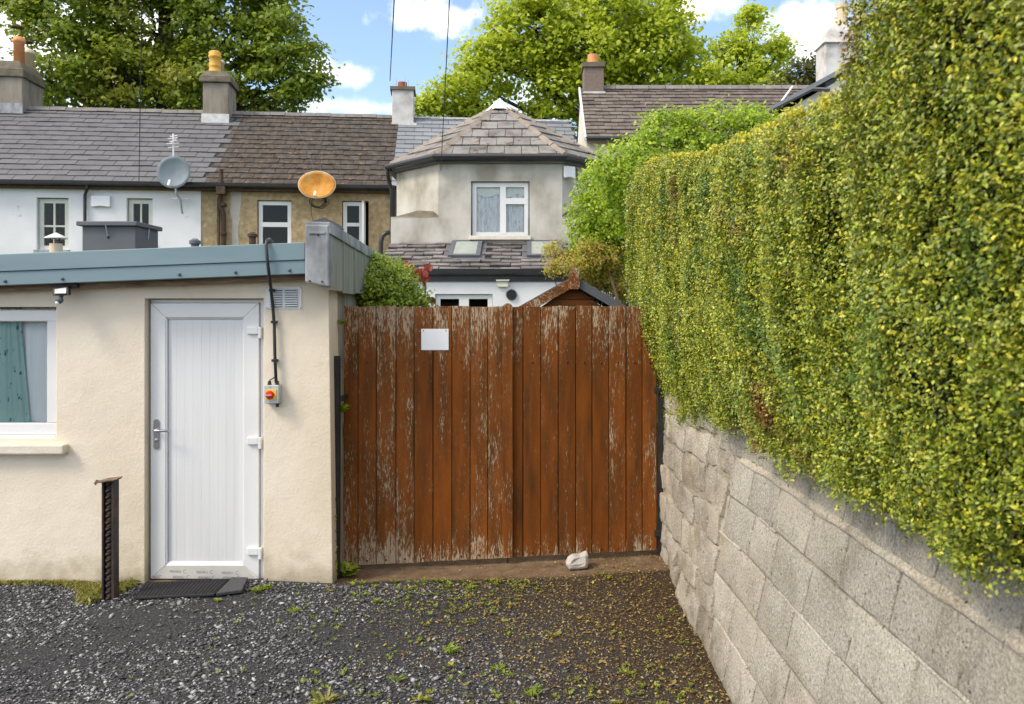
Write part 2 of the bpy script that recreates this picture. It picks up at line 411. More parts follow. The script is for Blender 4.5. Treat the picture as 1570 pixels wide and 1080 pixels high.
# brown stain flaking off boards: bare pale wood in long vertical slivers, most along the ends of the boards
def mk_flake(name, stretch, amount, ends=None, paint=((.070, .032, .009), (.165, .049, .0075), (.24, .068, .008)), bare=((.30, .22, .14), (.46, .37, .26))):
    m, nt, bs, out = newmat(name); N = NT(nt)
    oi = N.n('ShaderNodeObjectInfo')
    mp = N.n('ShaderNodeMapping'); nt.links.new(N.n('ShaderNodeNewGeometry').outputs['Position'], mp.inputs[0]); mp.inputs['Scale'].default_value = stretch
    off = N.n('ShaderNodeCombineXYZ'); N.put(off.inputs[0], N.math('MULTIPLY', oi.outputs['Random'], 40.0)); N.put(off.inputs[2], N.math('MULTIPLY', oi.outputs['Random'], 70.0))
    nt.links.new(off.outputs[0], mp.inputs['Location'])
    v = mp.outputs[0]
    fine = N.noise(v, 9, 6, .72); mid = N.noise(v, 2.2, 4, .6); streak = N.noise(v, .7, 3)
    col = N.ramp(N.noise(v, .8, 6, .6), [(.28, paint[0]), (.5, paint[1]), (.72, paint[2])])
    col = N.val(col, N.rng(oi.outputs['Random'], 0, 1, .82, 1.15))
    w = N.math('ADD', N.math('MULTIPLY', fine, .80), N.math('MULTIPLY', mid, .26))
    w = N.math('ADD', w, N.math('MULTIPLY', N.math('SUBTRACT', streak, .5), .34))
    w = N.math('ADD', w, N.rng(oi.outputs['Random'], 0, 1, -.04, .04))
    if ends:
        z = N.xyz(2)
        jag = N.math('MULTIPLY', N.math('SUBTRACT', N.noise(N.pos((30, 30, 3)), 1, 4), .5), .35)
        lo = N.rng(N.math('ADD', z, jag), ends[0] + .22, ends[0] - .03, 0, .13)
        hi = N.rng(N.math('ADD', z, jag), ends[1] - .55, ends[1], 0, .10)
        w = N.math('ADD', w, N.math('ADD', N.math('MAXIMUM', lo, 0.0), N.math('MAXIMUM', hi, 0.0)))
    f = N.rng(w, amount, amount + .035)
    bc = N.ramp(N.noise(v, 3, 5), [(.3, bare[0]), (.7, bare[1])])
    halo = N.rng(w, amount - .09, amount, 0, .45)
    col = N.mix(halo, col, (.17, .10, .045))
    c = N.mix(f, col, bc)
    N.put(bs.inputs['Base Color'], c); N.put(bs.inputs['Roughness'], N.rng(f, 0, 1, .55, .9)); bs.inputs['Specular IOR Level'].default_value = .12
    h = N.math('ADD', N.math('MULTIPLY', f, -.6), N.math('MULTIPLY', N.noise(v, 5, 4), .5))
    N.bump(bs, h, .35, .004)
    return m
MT['gate_wood'] = mk_flake('gate_wood', (14, 14, 2.2), .63, (0.05, 2.05))
MT['shed_wood'] = mk_flake('shed_wood', (2.2, 6, 14), .66)
MT['barge_wood'] = mk_flake('barge_wood', (6, 6, 6), .54)

# ------------------------------------------------------------------ numpy meshes for foliage, stones
def rv(rng, n):
    v = rng.normal(size=(n, 3)); return v / np.linalg.norm(v, axis=1, keepdims=True)
def nrm(a): return a / np.maximum(np.linalg.norm(a, axis=1, keepdims=True), 1e-9)
def leaf_mesh(name, C, Nn, S, mat, rng, asp=.55, fold=.18, droop=0.0, D=None, six=False):
    """one bent leaf per row: C centres, Nn facing, S lengths"""
    n = len(C)
    if D is None: D = rv(rng, n)
    D = D - Nn * np.sum(D * Nn, axis=1, keepdims=True); D[:, 2] -= droop; D = nrm(D)
    Sd = nrm(np.cross(Nn, D)); U = np.cross(D, Sd)
    L = S[:, None]; W = L * asp * .5
    B = C - D * L * .5
    if six:
        V = np.stack([B, B + D * L * .3 + Sd * W * .85 + U * W * fold, B + D * L * .68 + Sd * W * .8 + U * W * fold, B + D * L - U * L * .08, B + D * L * .68 - Sd * W * .8 + U * W * fold, B + D * L * .3 - Sd * W * .85 + U * W * fold], axis=1).reshape(-1, 3)
        k = 6
    else:
        V = np.stack([B, B + D * L * .45 + Sd * W + U * W * fold, B + D * L, B + D * L * .45 - Sd * W + U * W * fold], axis=1).reshape(-1, 3)
        k = 4
    return np_mesh(name, V, np.arange(n * k, dtype=np.int32).reshape(n, k), mat)
def np_mesh(name, V, Fc, mat, smooth=False):
    me = bpy.data.meshes.new(name)
    V = np.ascontiguousarray(V, dtype=np.float32); Fc = np.ascontiguousarray(Fc, dtype=np.int32)
    n, k = Fc.shape
    me.vertices.add(len(V)); me.vertices.foreach_set('co', V.ravel())
    me.loops.add(n * k); me.loops.foreach_set('vertex_index', Fc.ravel())
    me.polygons.add(n); me.polygons.foreach_set('loop_start', np.arange(0, n * k, k, dtype=np.int32)); me.polygons.foreach_set('loop_total', np.full(n, k, dtype=np.int32))
    if smooth: me.polygons.foreach_set('use_smooth', np.ones(n, dtype=bool))
    me.update(calc_edges=True)
    me.materials.append(mat)
    return me
def vnoise(Pn, scale, seed=0):
    """cheap smooth noise for numpy arrays, about -1..1"""
    rs = np.random.default_rng(seed); o = np.zeros(len(Pn))
    for i in range(7):
        k = rs.normal(size=3) * scale * (1 + .35 * i); ph = rs.uniform(0, 6.28); o += np.sin(Pn @ k + ph) / (1 + .25 * i)
    return o / 3.2

#PART2
# ================================================================== the setting: ground
def sm(a, b, x):
    t = np.clip((x - a) / (b - a), 0, 1); return t * t * (3 - 2 * t)
GATE_Y = 6.46
def ground_h(x, y):
    x = np.asarray(x, float); y = np.asarray(y, float)
    h = .012 * np.sin(x * 1.7 + y * .9) + .008 * np.sin(x * 3.9 - y * 2.7 + 1)
    h = h * sm(12, 6, y) * sm(-9, -5, x)
    h = h - .035 * sm(5.9, 6.4, y) * sm(-.9, -1.4, x) * sm(8, 7, y)
    h = h + .06 * sm(5.4, 6.4, y) * sm(-.6, 1.0, x) * sm(9, 7, y)
    h = h - .02 * np.exp(-((x + 1.3) ** 2 / .5 + (y - 5.0) ** 2 / .2)) - .015 * np.exp(-((x + 2.2) ** 2 / .4 + (y - 4.5) ** 2 / .15))
    return h
def mk_ground():
    m, nt, bs, out = newmat('ground'); N = NT(nt)
    fine = N.ramp(N.noise(N.pos(), 75, 6, .7), [(.33, (.012, .012, .013)), (.5, (.04, .04, .042)), (.68, (.12, .12, .123))])
    soil = N.ramp(N.noise(N.pos(), 38, 7, .7), [(.3, (.022, .014, .009)), (.5, (.05, .034, .022)), (.7, (.12, .085, .05))])
    x, y = N.xyz(0), N.xyz(1)
    x = N.math('ADD', x, -.45)
    jit = N.math('MULTIPLY', N.math('SUBTRACT', N.noise(N.pos(), 2.2, 5), .5), 1.6)
    right = N.rng(N.math('ADD', N.math('ADD', x, N.math('MULTIPLY', y, .35)), jit), .9, 2.3)
    c = N.mix(right, fine, soil)
    apron = N.rng(N.math('ADD', y, N.math('MULTIPLY', jit, .05)), 6.10, 6.17)
    earth = N.ramp(N.noise(N.pos(), 9, 8, .7), [(.3, (.10, .062, .035)), (.5, (.17, .112, .066)), (.7, (.23, .165, .105))])
    c = N.mix(apron, c, earth)
    grass = N.ramp(N.noise(N.pos(), 3, 6), [(.3, (.035, .06, .015)), (.7, (.08, .11, .03))])
    c = N.mix(N.rng(y, 7.2, 7.6), c, grass)
    N.put(bs.inputs['Base Color'], c); bs.inputs['Roughness'].default_value = .95; bs.inputs['Specular IOR Level'].default_value = .15
    N.bump(bs, N.noise(N.pos(), 60, 6, .7), .9, .012)
    return m
xs = np.concatenate([[-600, -200, -80, -30, -14, -9], np.arange(-7, 2.01, .09), [3, 5, 9, 20, 60, 200, 600]])
ys = np.concatenate([[-300, -60, -15, -4, 0, 1.2], np.arange(2, 7.6, .09), [9, 12, 18, 30, 60, 150, 500, 1200]])
gx, gy = np.meshgrid(xs, ys)
gv = np.stack([gx.ravel(), gy.ravel(), ground_h(gx.ravel(), gy.ravel())], axis=1)
nx, ny = len(xs), len(ys)
ii, jj = np.meshgrid(np.arange(nx - 1), np.arange(ny - 1)); a = (jj * nx + ii).ravel()
g = link('ground', np_mesh('ground', gv, np.stack([a, a + 1, a + nx + 1, a + nx], axis=1), mk_ground(), True)); g['kind'] = 'structure'

# ================================================================== terrace of houses
TH = math.atan(.1)
TO = Vector((0, 21.86, 0))
TM = Matrix.Translation(TO) @ Matrix.Rotation(TH, 4, 'Z'); TMI = TM.inverted()
CAMP = Vector((0, 0, CAMZ))
def frame_hit(MI, px, py, v=0.0):
    o = MI @ CAMP; d = (MI.to_3x3() @ Vector(((px - CX) / F, 1, (CY - py) / F)))
    t = (v - o.y) / d.y; p = o + d * t
    return p.x, p.z
def tp(px, py, v=0.0): return frame_hit(TMI, px, py, v)
def tu(px, v=0.0): return tp(px, 480, v)[0]
def tw(px, py, v=0.0): return tp(px, py, v)[1]

def clip_poly(poly, rect):
    (a0, a1, b0, b1) = rect
    def cl(ps, f, inter):
        o = []
        for i in range(len(ps)):
            p, q = ps[i - 1], ps[i]
            if f(q):
                if not f(p): o.append(inter(p, q))
                o.append(q)
            elif f(p): o.append(inter(p, q))
        return o
    def ix(c): return lambda p, q: (c, p[1] + (q[1] - p[1]) * (c - p[0]) / (q[0] - p[0]))
    def iy(c): return lambda p, q: (p[0] + (q[0] - p[0]) * (c - p[1]) / (q[1] - p[1]), c)
    ps = poly
    for f, it in ((lambda p: p[0] >= a0, ix(a0)), (lambda p: p[0] <= a1, ix(a1)), (lambda p: p[1] >= b0, iy(b0)), (lambda p: p[1] <= b1, iy(b1))):
        if ps: ps = cl(ps, f, it)
    return ps
def parea(p): return abs(sum(p[i - 1][0] * p[i][1] - p[i][0] * p[i - 1][1] for i in range(len(p)))) / 2 if len(p) > 2 else 0
def tiles(parent, name, mat, O, U, S, poly, tw_, gauge, th, seed=0, stagger=.5, gap=.013, rag=.0, lift=.012, skip=None, row_min=None):
    """overlapping tiles as single objects on a sloping plane: O origin, U along the eaves, S up the slope, poly in (u,s)"""
    rg = random.Random(seed); O = Vector(O); U = Vector(U).normalized(); S = Vector(S).normalized(); N = U.cross(S)
    smax = max(p[1] for p in poly); umin = min(p[0] for p in poly); umax = max(p[0] for p in poly); n = 0
    shared = None
    def wedge(ps, s0):
        k = len(ps); mb = MB()
        h = lambda s: th * (1 - .8 * min(1, max(0, (s - s0) / gauge))) + lift * (1 - min(1, (s - s0) / gauge))
        vs = [(p[0], p[1], h(p[1])) for p in ps] + [(p[0], p[1], -.003) for p in ps]
        mb.add(vs, [tuple(range(k)), tuple(range(k, 2 * k))[::-1]] + [((i + 1) % k, i, k + i, k + (i + 1) % k) for i in range(k)])
        return mb.mesh(name, mat)
    r = 0
    while r * gauge < smax - .02:
        s0 = r * gauge; u = umin - (((r * stagger) % 1) + (1 if row_min else 0)) * tw_
        while u < umax:
            rect = (max(u + gap / 2, row_min(r)) if row_min else u + gap / 2, u + tw_ - gap / 2, s0, min(s0 + gauge, smax))
            if rect[1] - rect[0] < .03: u += tw_; continue
            if skip and skip(u + tw_ / 2, s0 + gauge / 2): u += tw_; continue
            c = clip_poly(poly, rect); ar = parea(c); full = (rect[1] - rect[0]) * gauge
            if ar > .12 * full:
                org = O + U * u + S * s0
                if ar > .998 * full:
                    if shared is None: shared = wedge([(gap / 2, 0), (tw_ - gap / 2, 0), (tw_ - gap / 2, gauge), (gap / 2, gauge)], 0)
                    me = shared
                else: me = wedge([(p[0] - u, p[1] - s0) for p in c], 0)
                ob = link(name, me, None, parent)
                rot = Matrix((U, S, N)).transposed().to_4x4()
                ob.matrix_basis = Matrix.Translation(org + N * rg.uniform(0, .5) * th * rag + S * rg.uniform(-1, 1) * .03 * rag) @ rot @ Matrix.Rotation(rg.uniform(-1, 1) * .035 * rag, 4, 'Z') @ Matrix.Rotation(rg.uniform(-1, 1) * .02 * rag, 4, 'Y')
                n += 1
            u += tw_
        r += 1
    return n

def deck_slab(pts, th=.06):
    """thin solid under a planar polygon"""
    p = [Vector(q) for q in pts]; n = (p[1] - p[0]).cross(p[2] - p[0]).normalized()
    if n.z < 0: n = -n
    return MB().prism([q - n * .006 for q in p], -n * th)

def window(parent, u0, u1, w0, w1, v, bars_v=(), bars_h=(), fr=.06, bar=.05, mat='white_pvc', sill=True, room=True, glass='glass', panes=None, silly='cream_paint', depth=.06):
    """frame with panes as sub-parts; bars_v / bars_h = list of (pos, from, to)"""
    mb = MB()
    mb.box(u0, u1, v, v + depth, w0, w0 + fr); mb.box(u0, u1, v, v + depth, w1 - fr, w1)
    mb.box(u0, u0 + fr, v, v + depth, w0 + fr, w1 - fr); mb.box(u1 - fr, u1, v, v + depth, w0 + fr, w1 - fr)
    for q, a, b in bars_v: mb.box(q - bar / 2, q + bar / 2, v - .004, v + depth - .01, a, b)
    for q, a, b in bars_h: mb.box(a, b, v - .006, v + depth - .012, q - bar / 2, q + bar / 2)
    w = mb.build('window', MT[mat], parent, True)
    for (a, b, c, d) in (panes or [(u0 + fr, u1 - fr, w0 + fr, w1 - fr)]):
        MB().box(a, b, v + .025, v + .031, c, d).build('pane', MT[glass], w, True)
    if sill: MB().box(u0 - .06, u1 + .06, v - .17, v + .02, w0 - .09, w0 - .003).build('sill', MT[silly], w, True, bev=.008)
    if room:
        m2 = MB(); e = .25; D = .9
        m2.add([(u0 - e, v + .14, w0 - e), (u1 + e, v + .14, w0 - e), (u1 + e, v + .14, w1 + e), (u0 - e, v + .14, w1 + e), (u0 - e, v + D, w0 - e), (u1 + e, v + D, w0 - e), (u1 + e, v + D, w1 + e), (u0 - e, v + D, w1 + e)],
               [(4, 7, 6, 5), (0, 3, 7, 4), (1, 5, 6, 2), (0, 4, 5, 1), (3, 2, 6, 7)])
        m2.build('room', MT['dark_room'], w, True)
    return w
def chimney(parent, u0, u1, v0, v1, w0, w1, mat, capm, cap=(.09, .35, .5), flash=True, pots=(), local=True, capshape='slope'):
    st = MB().box(u0, u1, v0, v1, w0, w1).build('chimney', MT[mat], parent, local, bev=.015)
    c, h, t = cap
    mb = MB()
    if capshape == 'slope':
        mb.box(u0 - c, u1 + c, v0 - c, v1 + c, w1 + .002, w1 + h * .42)
        mb.frustum(u0 - c, u1 + c, v0 - c, v1 + c, w1 + h * .42, u0 + (u1 - u0) * .1, u1 - (u1 - u0) * .1, v0 + .08, v1 - .08, w1 + h)
    else: mb.box(u0 - c, u1 + c, v0 - c, v1 + c, w1 + .002, w1 + h)
    mb.build('cap', MT[capm], st, local, bev=.02, disp=(.03, 2.5))
    if flash:
        fm = MB(); fm.box(u0 - .03, u1 + .03, v0 - .05, v0 - .02, w0 - .02, w0 + .28); fm.build('flashing', MT[flash], st, local)
    for (pu, pv, r, hh, mt, kind) in pots:
        z = w1 + h - .04
        if kind == 'roll': prof = [(r, 0), (r, hh * .78), (r * 1.18, hh * .8), (r * 1.2, hh * .88), (r * 1.05, hh * .92), (r * .95, hh), (r * .7, hh), (r * .7, hh * .8)]
        elif kind == 'bead': prof = [(r * 1.12, 0), (r * 1.12, hh * .1), (r, hh * .13), (r, hh * .3), (r * 1.06, hh * .32), (r, hh * .35), (r * .95, hh * .68), (r * 1.12, hh * .72), (r * 1.12, hh * .8), (r * .98, hh * .82), (r * 1.1, hh * .93), (r * .8, hh), (r * .6, hh), (r * .6, hh * .8)]
        else: prof = [(r, 0), (r * .97, hh), (r * .75, hh), (r * .75, hh * .7)]
        pot = MB().lathe((pu, pv, z), prof, 18).build('pot', MT[mt], st, local, True)
        pot.data.polygons.foreach_set('use_smooth', [len(p.vertices) == 4 for p in pot.data.polygons])
    return st

EAVE_W = tw(300, 283); RUN = 3.45
RIDGE_W = tw(335, 174, RUN)
SLOPE = Vector((0, RUN + .2, RIDGE_W - EAVE_W)); SL = SLOPE.length
HS = SLOPE.normalized()
def hroof(h, u0, u1, mat, tilemat, tname, tw_, gauge, th, seed, rag, ridge=True, ridge_len=.45, skip=None, row_min=None, ext=0.0):
    e0, e1 = (u0, -.2, EAVE_W), (u1, -.2, EAVE_W)
    r0, r1 = (u0, RUN, RIDGE_W), (u1, RUN, RIDGE_W)
    b0, b1 = (u0, 2 * RUN + .2, EAVE_W), (u1, 2 * RUN + .2, EAVE_W)
    mb = deck_slab([e0, e1, r1, r0]); m2 = deck_slab([r0, r1, b1, b0]); mb.add(m2.v, m2.f)
    rf = mb.build('roof', MT[mat], h, True)
    tiles(rf, tname, MT[tilemat], e0, (1, 0, 0), HS, [(0, 0), (u1 - u0 + ext, 0), (u1 - u0 + ext, SL - .04), (0, SL - .04)], tw_, gauge, th, seed, rag=rag, skip=skip, row_min=row_min)
    if ridge:
        rm = MB(); L = ridge_len
        rm.prism([(0, -.14, -.075), (0, -.05, .045), (0, .05, .045), (0, .14, -.075)], (L - .012, 0, 0)); me = rm.mesh('ridge_tile', MT['ridge'])
        k = 0
        while u0 + k * L < u1 - .1:
            o = link('ridge_tile', me, None, rf); o.location = (u0 + k * L, RUN, RIDGE_W + .02 + .006 * ((k * 7) % 3)); k += 1
    return rf

# ---------------- white house with grey slates
U_AB = tu(308); U_BC = tu(606); A_L = tu(-260)
hA = root('terraced_house', 'white rendered house with grey slate roof and two chimneys, behind the low outbuilding', 'house', TO, TH, 'terrace houses')
wA1 = (*[tp(56, 303)[0], tp(105, 303)[0]], tp(60, 383)[1], tp(60, 303)[1])
wA2 = (tp(194, 304)[0], tp(234, 304)[0], tp(210, 368)[1], tp(210, 304)[1])
mb = MB(); wall_holes(mb, A_L, U_AB, 0, EAVE_W - .02, [wA1, wA2], 0, .3)
mb.build('wall', MT['white_render'], hA, True)
MB().box(A_L, U_AB, 2 * RUN - .3, 2 * RUN, 0, EAVE_W - .02).build('rear_wall', MT['white_render'], hA, True)
JU = tu(316) - A_L; JW = .48
hroof(hA, A_L, tu(316), 'deck', 'slate_grey', 'slate', JW, .30, .012, 1, .5, skip=lambda u, s: u > JU + .01, ext=.5)
def jag(r):      # where the grey slates of the neighbouring roof end in each course
    o = -((r * .5) % 1) * JW; k = math.floor((JU + .01 - o - JW / 2) / JW); return o + (k + 1) * JW - JU
u0, u1, w0, w1 = wA1; mu = (u0 + u1) / 2; mw = w0 + (w1 - w0) * .46
window(hA, u0 + .02, u1 - .02, w0, w1 - .02, .1, [(mu, w0 + .06, w1 - .06)], [(mw, u0 + .05, u1 - .05)], fr=.11, bar=.045, mat='sage', silly='lead')
u0, u1, w0, w1 = wA2; mu = (u0 + u1) / 2
window(hA, u0 + .02, u1 - .02, w0, w1 - .02, .1, [(mu, w0 + .06, w1 - .06)], [], fr=.11, bar=.04, mat='sage', silly='lead')
def gutter(h, u0, u1, w, v=-.26, mat='black_pvc'):
    pr = [(u0, v - .06, w + .055), (u0, v - .05, w - .02), (u0, v, w - .055), (u0, v + .05, w - .02), (u0, v + .06, w + .055)]
    return MB().prism(pr, (u1 - u0, 0, 0)).build('gutter', MT[mat], h, True)
gutter(hA, A_L, U_AB, EAVE_W - .045)
MB().box(A_L, U_AB, -.16, -.002, EAVE_W - .17, EAVE_W - .06).build('soffit', MT['iron_brown'], hA, True)
a, b = tp(139, 290); c = tp(132, 300)[0]
MB().tube([(a, -.22, EAVE_W - .08), (a, -.2, tw(139, 292)), (c, -.07, tw(132, 300)), (c, -.07, tw(132, 310)), (c, -.07, .1)], .038, 10).build('downpipe', MT['black_pvc'], hA, True, True)
cu0, cu1 = tu(2, RUN), tu(40, RUN)
vC = RUN - .35
chimney(hA, tu(-28, vC), tu(34, vC), vC, vC + .62 * 2, tw(20, 163, vC) - .2, tw(20, 118, vC), 'chim', 'chim_cap', (.06, .50, 0), 'lead',
        [(tu(27, vC + .3), vC + .38, .145, .80, 'pot_orange', 'roll'), (tu(42, vC + .9), vC + 1.0, .14, .62, 'pot_cream', 'roll'), (tu(-14, vC + .3), vC + .4, .14, .7, 'pot_cream', 'roll')])
for q, (px, dv, zz) in enumerate(((27, .38, 43), (42, 1.0, 66))):
    u = tu(px, vC + dv); z = tw(px, zz, vC + dv)
    mbq = MB().lathe((u, vC + dv, z), [(.17, 0), (.16, .03), (.03, .06), (0.005, .065)], 14)
    for s in (-1, 1): mbq.box(u + s * .1 - .01, u + s * .1 + .01, vC + dv - .01, vC + dv + .01, z - .13, z)
    mbq.build('cowl', MT['iron_brown'], hA, True)
vC = RUN - .55
chimney(hA, tu(311, vC), tu(350, vC), vC, vC + .9, tw(330, 182, vC) - .15, tw(330, 127, vC), 'chim', 'chim_cap', (.075, .38, 0), 'flash_white',
        [(tu(331, vC + .4), vC + .3, .165, .66, 'pot_yellow', 'bead'), (tu(336, vC + .6), vC + .62, .14, .50, 'pot_cream', 'roll')])

# ---------------- brown pebbledash house
hB = root('terraced_house', 'brown pebbledashed house with mossy brown tiled roof and rusty satellite dish', 'house', TO, TH, 'terrace houses')
wB1 = (tp(394, 307)[0], tp(447, 307)[0], tp(420, 392)[1], tp(420, 307)[1])
wB2 = (tp(524, 308)[0], tp(565, 308)[0], tp(540, 392)[1], tp(540, 308)[1])
mb = MB(); wall_holes(mb, U_AB + .004, U_BC, 0, EAVE_W - .02, [wB1, wB2], .03, .33)
mb.build('wall', MT['pebbledash'], hB, True)
MB().box(U_AB + .004, U_BC, 2 * RUN - .3, 2 * RUN, 0, EAVE_W - .02).build('rear_wall', MT['pebbledash'], hB, True)
rfB = hroof(hB, tu(316) + .004, tu(600), 'deck', 'tile_brown', 'roof_tile', .33, .30, .012, 2, .6, row_min=lambda r: jag(r) + .004)
u0, u1, w0, w1 = wB1; tr = tw(420, 344)
window(hB, u0 + .02, u1 - .02, w0, w1 - .02, .1, [], [(tr, u0 + .03, u1 - .03)], fr=.1, bar=.12)
window(hB, wB2[0] + .02, tu(556), wB2[2], wB2[3] - .02, .1, [], [(tw(540, 344), wB2[0] + .03, tu(556) - .02)], fr=.1, bar=.09)
# the open casement of the right-hand window
sa = MB(); ux = tu(557); wq0, wq1 = wB2[2] + .05, wB2[3] - .04
for (z0, z1, y0, y1) in ((wq0, wq0 + .08, -.34, .1), (wq1 - .08, wq1, -.34, .1), (wq0, wq1, -.34, -.27), (wq0, wq1, .04, .1)):
    sa.box(ux, ux + .05, y0, y1, z0, z1)
so = sa.build('window_sash', MT['white_pvc'], hB, True)
MB().box(ux + .02, ux + .026, -.27, .04, wq0 + .08, wq1 - .08).build('pane', MT['glass'], so, True)
gutter(hB, U_AB + .004, U_BC, EAVE_W - .045)
MB().box(U_AB + .004, U_BC, -.16, .028, EAVE_W - .17, EAVE_W - .06).build('soffit', MT['iron_brown'], hB, True)
c = tu(344)
MB().tube([(c - .02, -.22, tw(344, 262)), (c - .02, -.2, tw(344, 288))], .05, 10).add(*(lambda t: (t.v, t.f))(MB().box(c - .13, c + .09, -.3, -.06, tw(344, 300), tw(344, 287)))).build('rainwater_head', MT['iron_brown'], hB, True)
pm = MB().tube([(c - .03, -.12, tw(344, 296)), (c - .09, -.1, tw(344, 308)), (c - .09, -.1, tw(344, 318)), (c, -.08, tw(344, 328)), (c, -.08, .1)], .06, 10)
pm.tube([(c - .13, -.06, tw(340, 303)), (c - .13, -.06, .1)], .035, 8)
for py in (318, 362): pm.lathe((c, -.08, tw(344, py)), [(.06, 0), (.082, .005), (.082, .09), (.06, .1)], 10)
pm.build('downpipe', MT['iron_brown'], hB, True, True)
# pale strip of patched render beside the pipe
rg = random.Random(5); pl = []; pr_ = []
for k in range(9):
    py = 289 + k * 12; w_ = tw(362, py)
    pl.append((tu(352 + rg.uniform(-1.5, 2) + k * .5), .024, w_)); pr_.append((tu(368 - k * .35 + rg.uniform(-2, 2)), .024, w_))
MB().prism(pl + pr_[::-1], (0, .02, 0)).build('render_patch', MT['patch_render'], hB, True)
MB().tube([(tu(604, -.1), -.22, EAVE_W - .08), (tu(604, -.1), -.1, EAVE_W - .3), (tu(604, -.1), -.1, .1)], .045, 10).build('downpipe', MT['black_pvc'], hB, True, True)
sv = tu(584, -1.0)
MB().tube([(sv, -1.0, 0), (sv, -1.0, tw(582, 372, -1)), (sv + .04, -1, tw(582, 362, -1)), (sv + .14, -1, tw(582, 357, -1)), (sv + .22, -1, tw(582, 357, -1))], .06, 12).build('vent_pipe', MT['black_pvc'], hB, True, True)
# moss lumps along the tile edges: far too many to count
rg = random.Random(9); mo = MB()
for k in range(420):
    r = rg.randint(0, 14); s = r * .30 + rg.uniform(-.01, .04); u = rg.uniform(tu(322), tu(596))
    dens = math.exp(-((u - tu(420)) / 1.6) ** 2) * math.exp(-((s - 1.1) / 1.5) ** 2)
    if rg.random() > .12 + .88 * dens: continue
    p = Vector((u, -.2, EAVE_W)) + HS * s + Vector((0, -.55, .75)) * .035; q = rg.uniform(.018, .05)
    n0 = len(mo.v); n = 6
    ring = [(p.x + math.cos(6.283 * i / n) * q * rg.uniform(.8, 1.7), p.y + math.sin(6.283 * i / n) * q * .6, p.z + math.sin(6.283 * i / n) * q * .5) for i in range(n)]
    mo.add(ring + [(p.x, p.y - q * .5, p.z + q * .6)], [(i, (i + 1) % n, n) for i in range(n)])
mm = mo.build('moss', MT['moss'], rfB, True, True); mm['kind'] = 'stuff'

# ---------------- grey house with the canted bay
hC = root('bay_house', 'grey rendered house with canted upper bay under a hipped tile roof', 'house', (0, 17.5, 0), 0, 'terrace houses')
# its own slate roof in the row behind
CR = tu(905)
e0, e1 = Vector((tu(600) + .004, -.2, EAVE_W)), Vector((CR, -.2, EAVE_W))
rfl = [TM @ e0, TM @ e1, TM @ Vector((CR, RUN, RIDGE_W)), TM @ Vector((tu(600) + .004, RUN, RIDGE_W))]
mb = deck_slab([TM @ e0, TM @ e1, TM @ (e1 + SLOPE), TM @ (e0 + SLOPE)])
rfC = mb.build('roof', MT['deck'], hC)
iv = INV[hC]
tiles(rfC, 'slate', MT['slate_blue'], iv @ (TM @ e0), TM.to_3x3() @ Vector((1, 0, 0)), TM.to_3x3() @ HS, [(0, 0), (CR - e0.x, 0), (CR - e0.x, SL - .03), (0, SL - .03)], .5, .29, .008, 3, rag=.3)
rm = MB().prism([TM @ Vector((e0.x, RUN - .1, RIDGE_W - .03)), TM @ Vector((e0.x, RUN, RIDGE_W + .05)), TM @ Vector((e0.x, RUN + .1, RIDGE_W - .03))], TM.to_3x3() @ Vector((CR - e0.x, 0, 0))).build('ridge', MT['lead'], rfC)
vC = RUN - .4
a0, a1 = tu(601, vC), tu(634, vC)
st = MB()
cm = [TM @ Vector(q) for q in ((a0, vC, tw(620, 186, vC) - .25), (a1, vC, tw(620, 186, vC) - .25), (a1, vC + .75, tw(620, 186, vC) - .25), (a0, vC + .75, tw(620, 186, vC) - .25))]
wt1 = tw(620, 138, vC); h0 = wt1 - cm[0].z
st.hexa(cm + [q + Vector((0, 0, h0)) for q in cm]); st = st.build('chimney', MT['chim_white'], hC, bev=.015)
def tbox(u0, u1, v0, v1, w0, w1):
    q = [TM @ Vector(p) for p in ((u0, v0, w0), (u1, v0, w0), (u1, v1, w0), (u0, v1, w0), (u0, v0, w1), (u1, v0, w1), (u1, v1, w1), (u0, v1, w1))]
    return MB().hexa(q)
tbox(a0 - .06, a1 + .04, vC - .06, vC + .81, wt1, wt1 + .1).build('cap', MT['chim_cap'], st, disp=(.02, 3))
tbox(a0 - .01, a1 + .1, vC - .06, vC - .02, tw(620, 203, vC), tw(620, 189, vC)).build('flashing', MT['flash_white'], st)
pc = TM @ Vector((tu(616, vC), vC + .35, wt1 + .09))
MB().lathe(pc, [(.14, 0), (.14, .22), (.1, .22), (.1, .1)], 14).build('pot', MT['pot_red'], st)
for q in range(4):
    t_ = 6.283 * q / 4 + .6; MB().tube([pc + Vector((.2 * math.cos(t_), .2 * math.sin(t_), 0)), pc + Vector((.2 * math.cos(t_), .2 * math.sin(t_), .34))], .008, 5).build('pot_guard', MT['steel'], st)

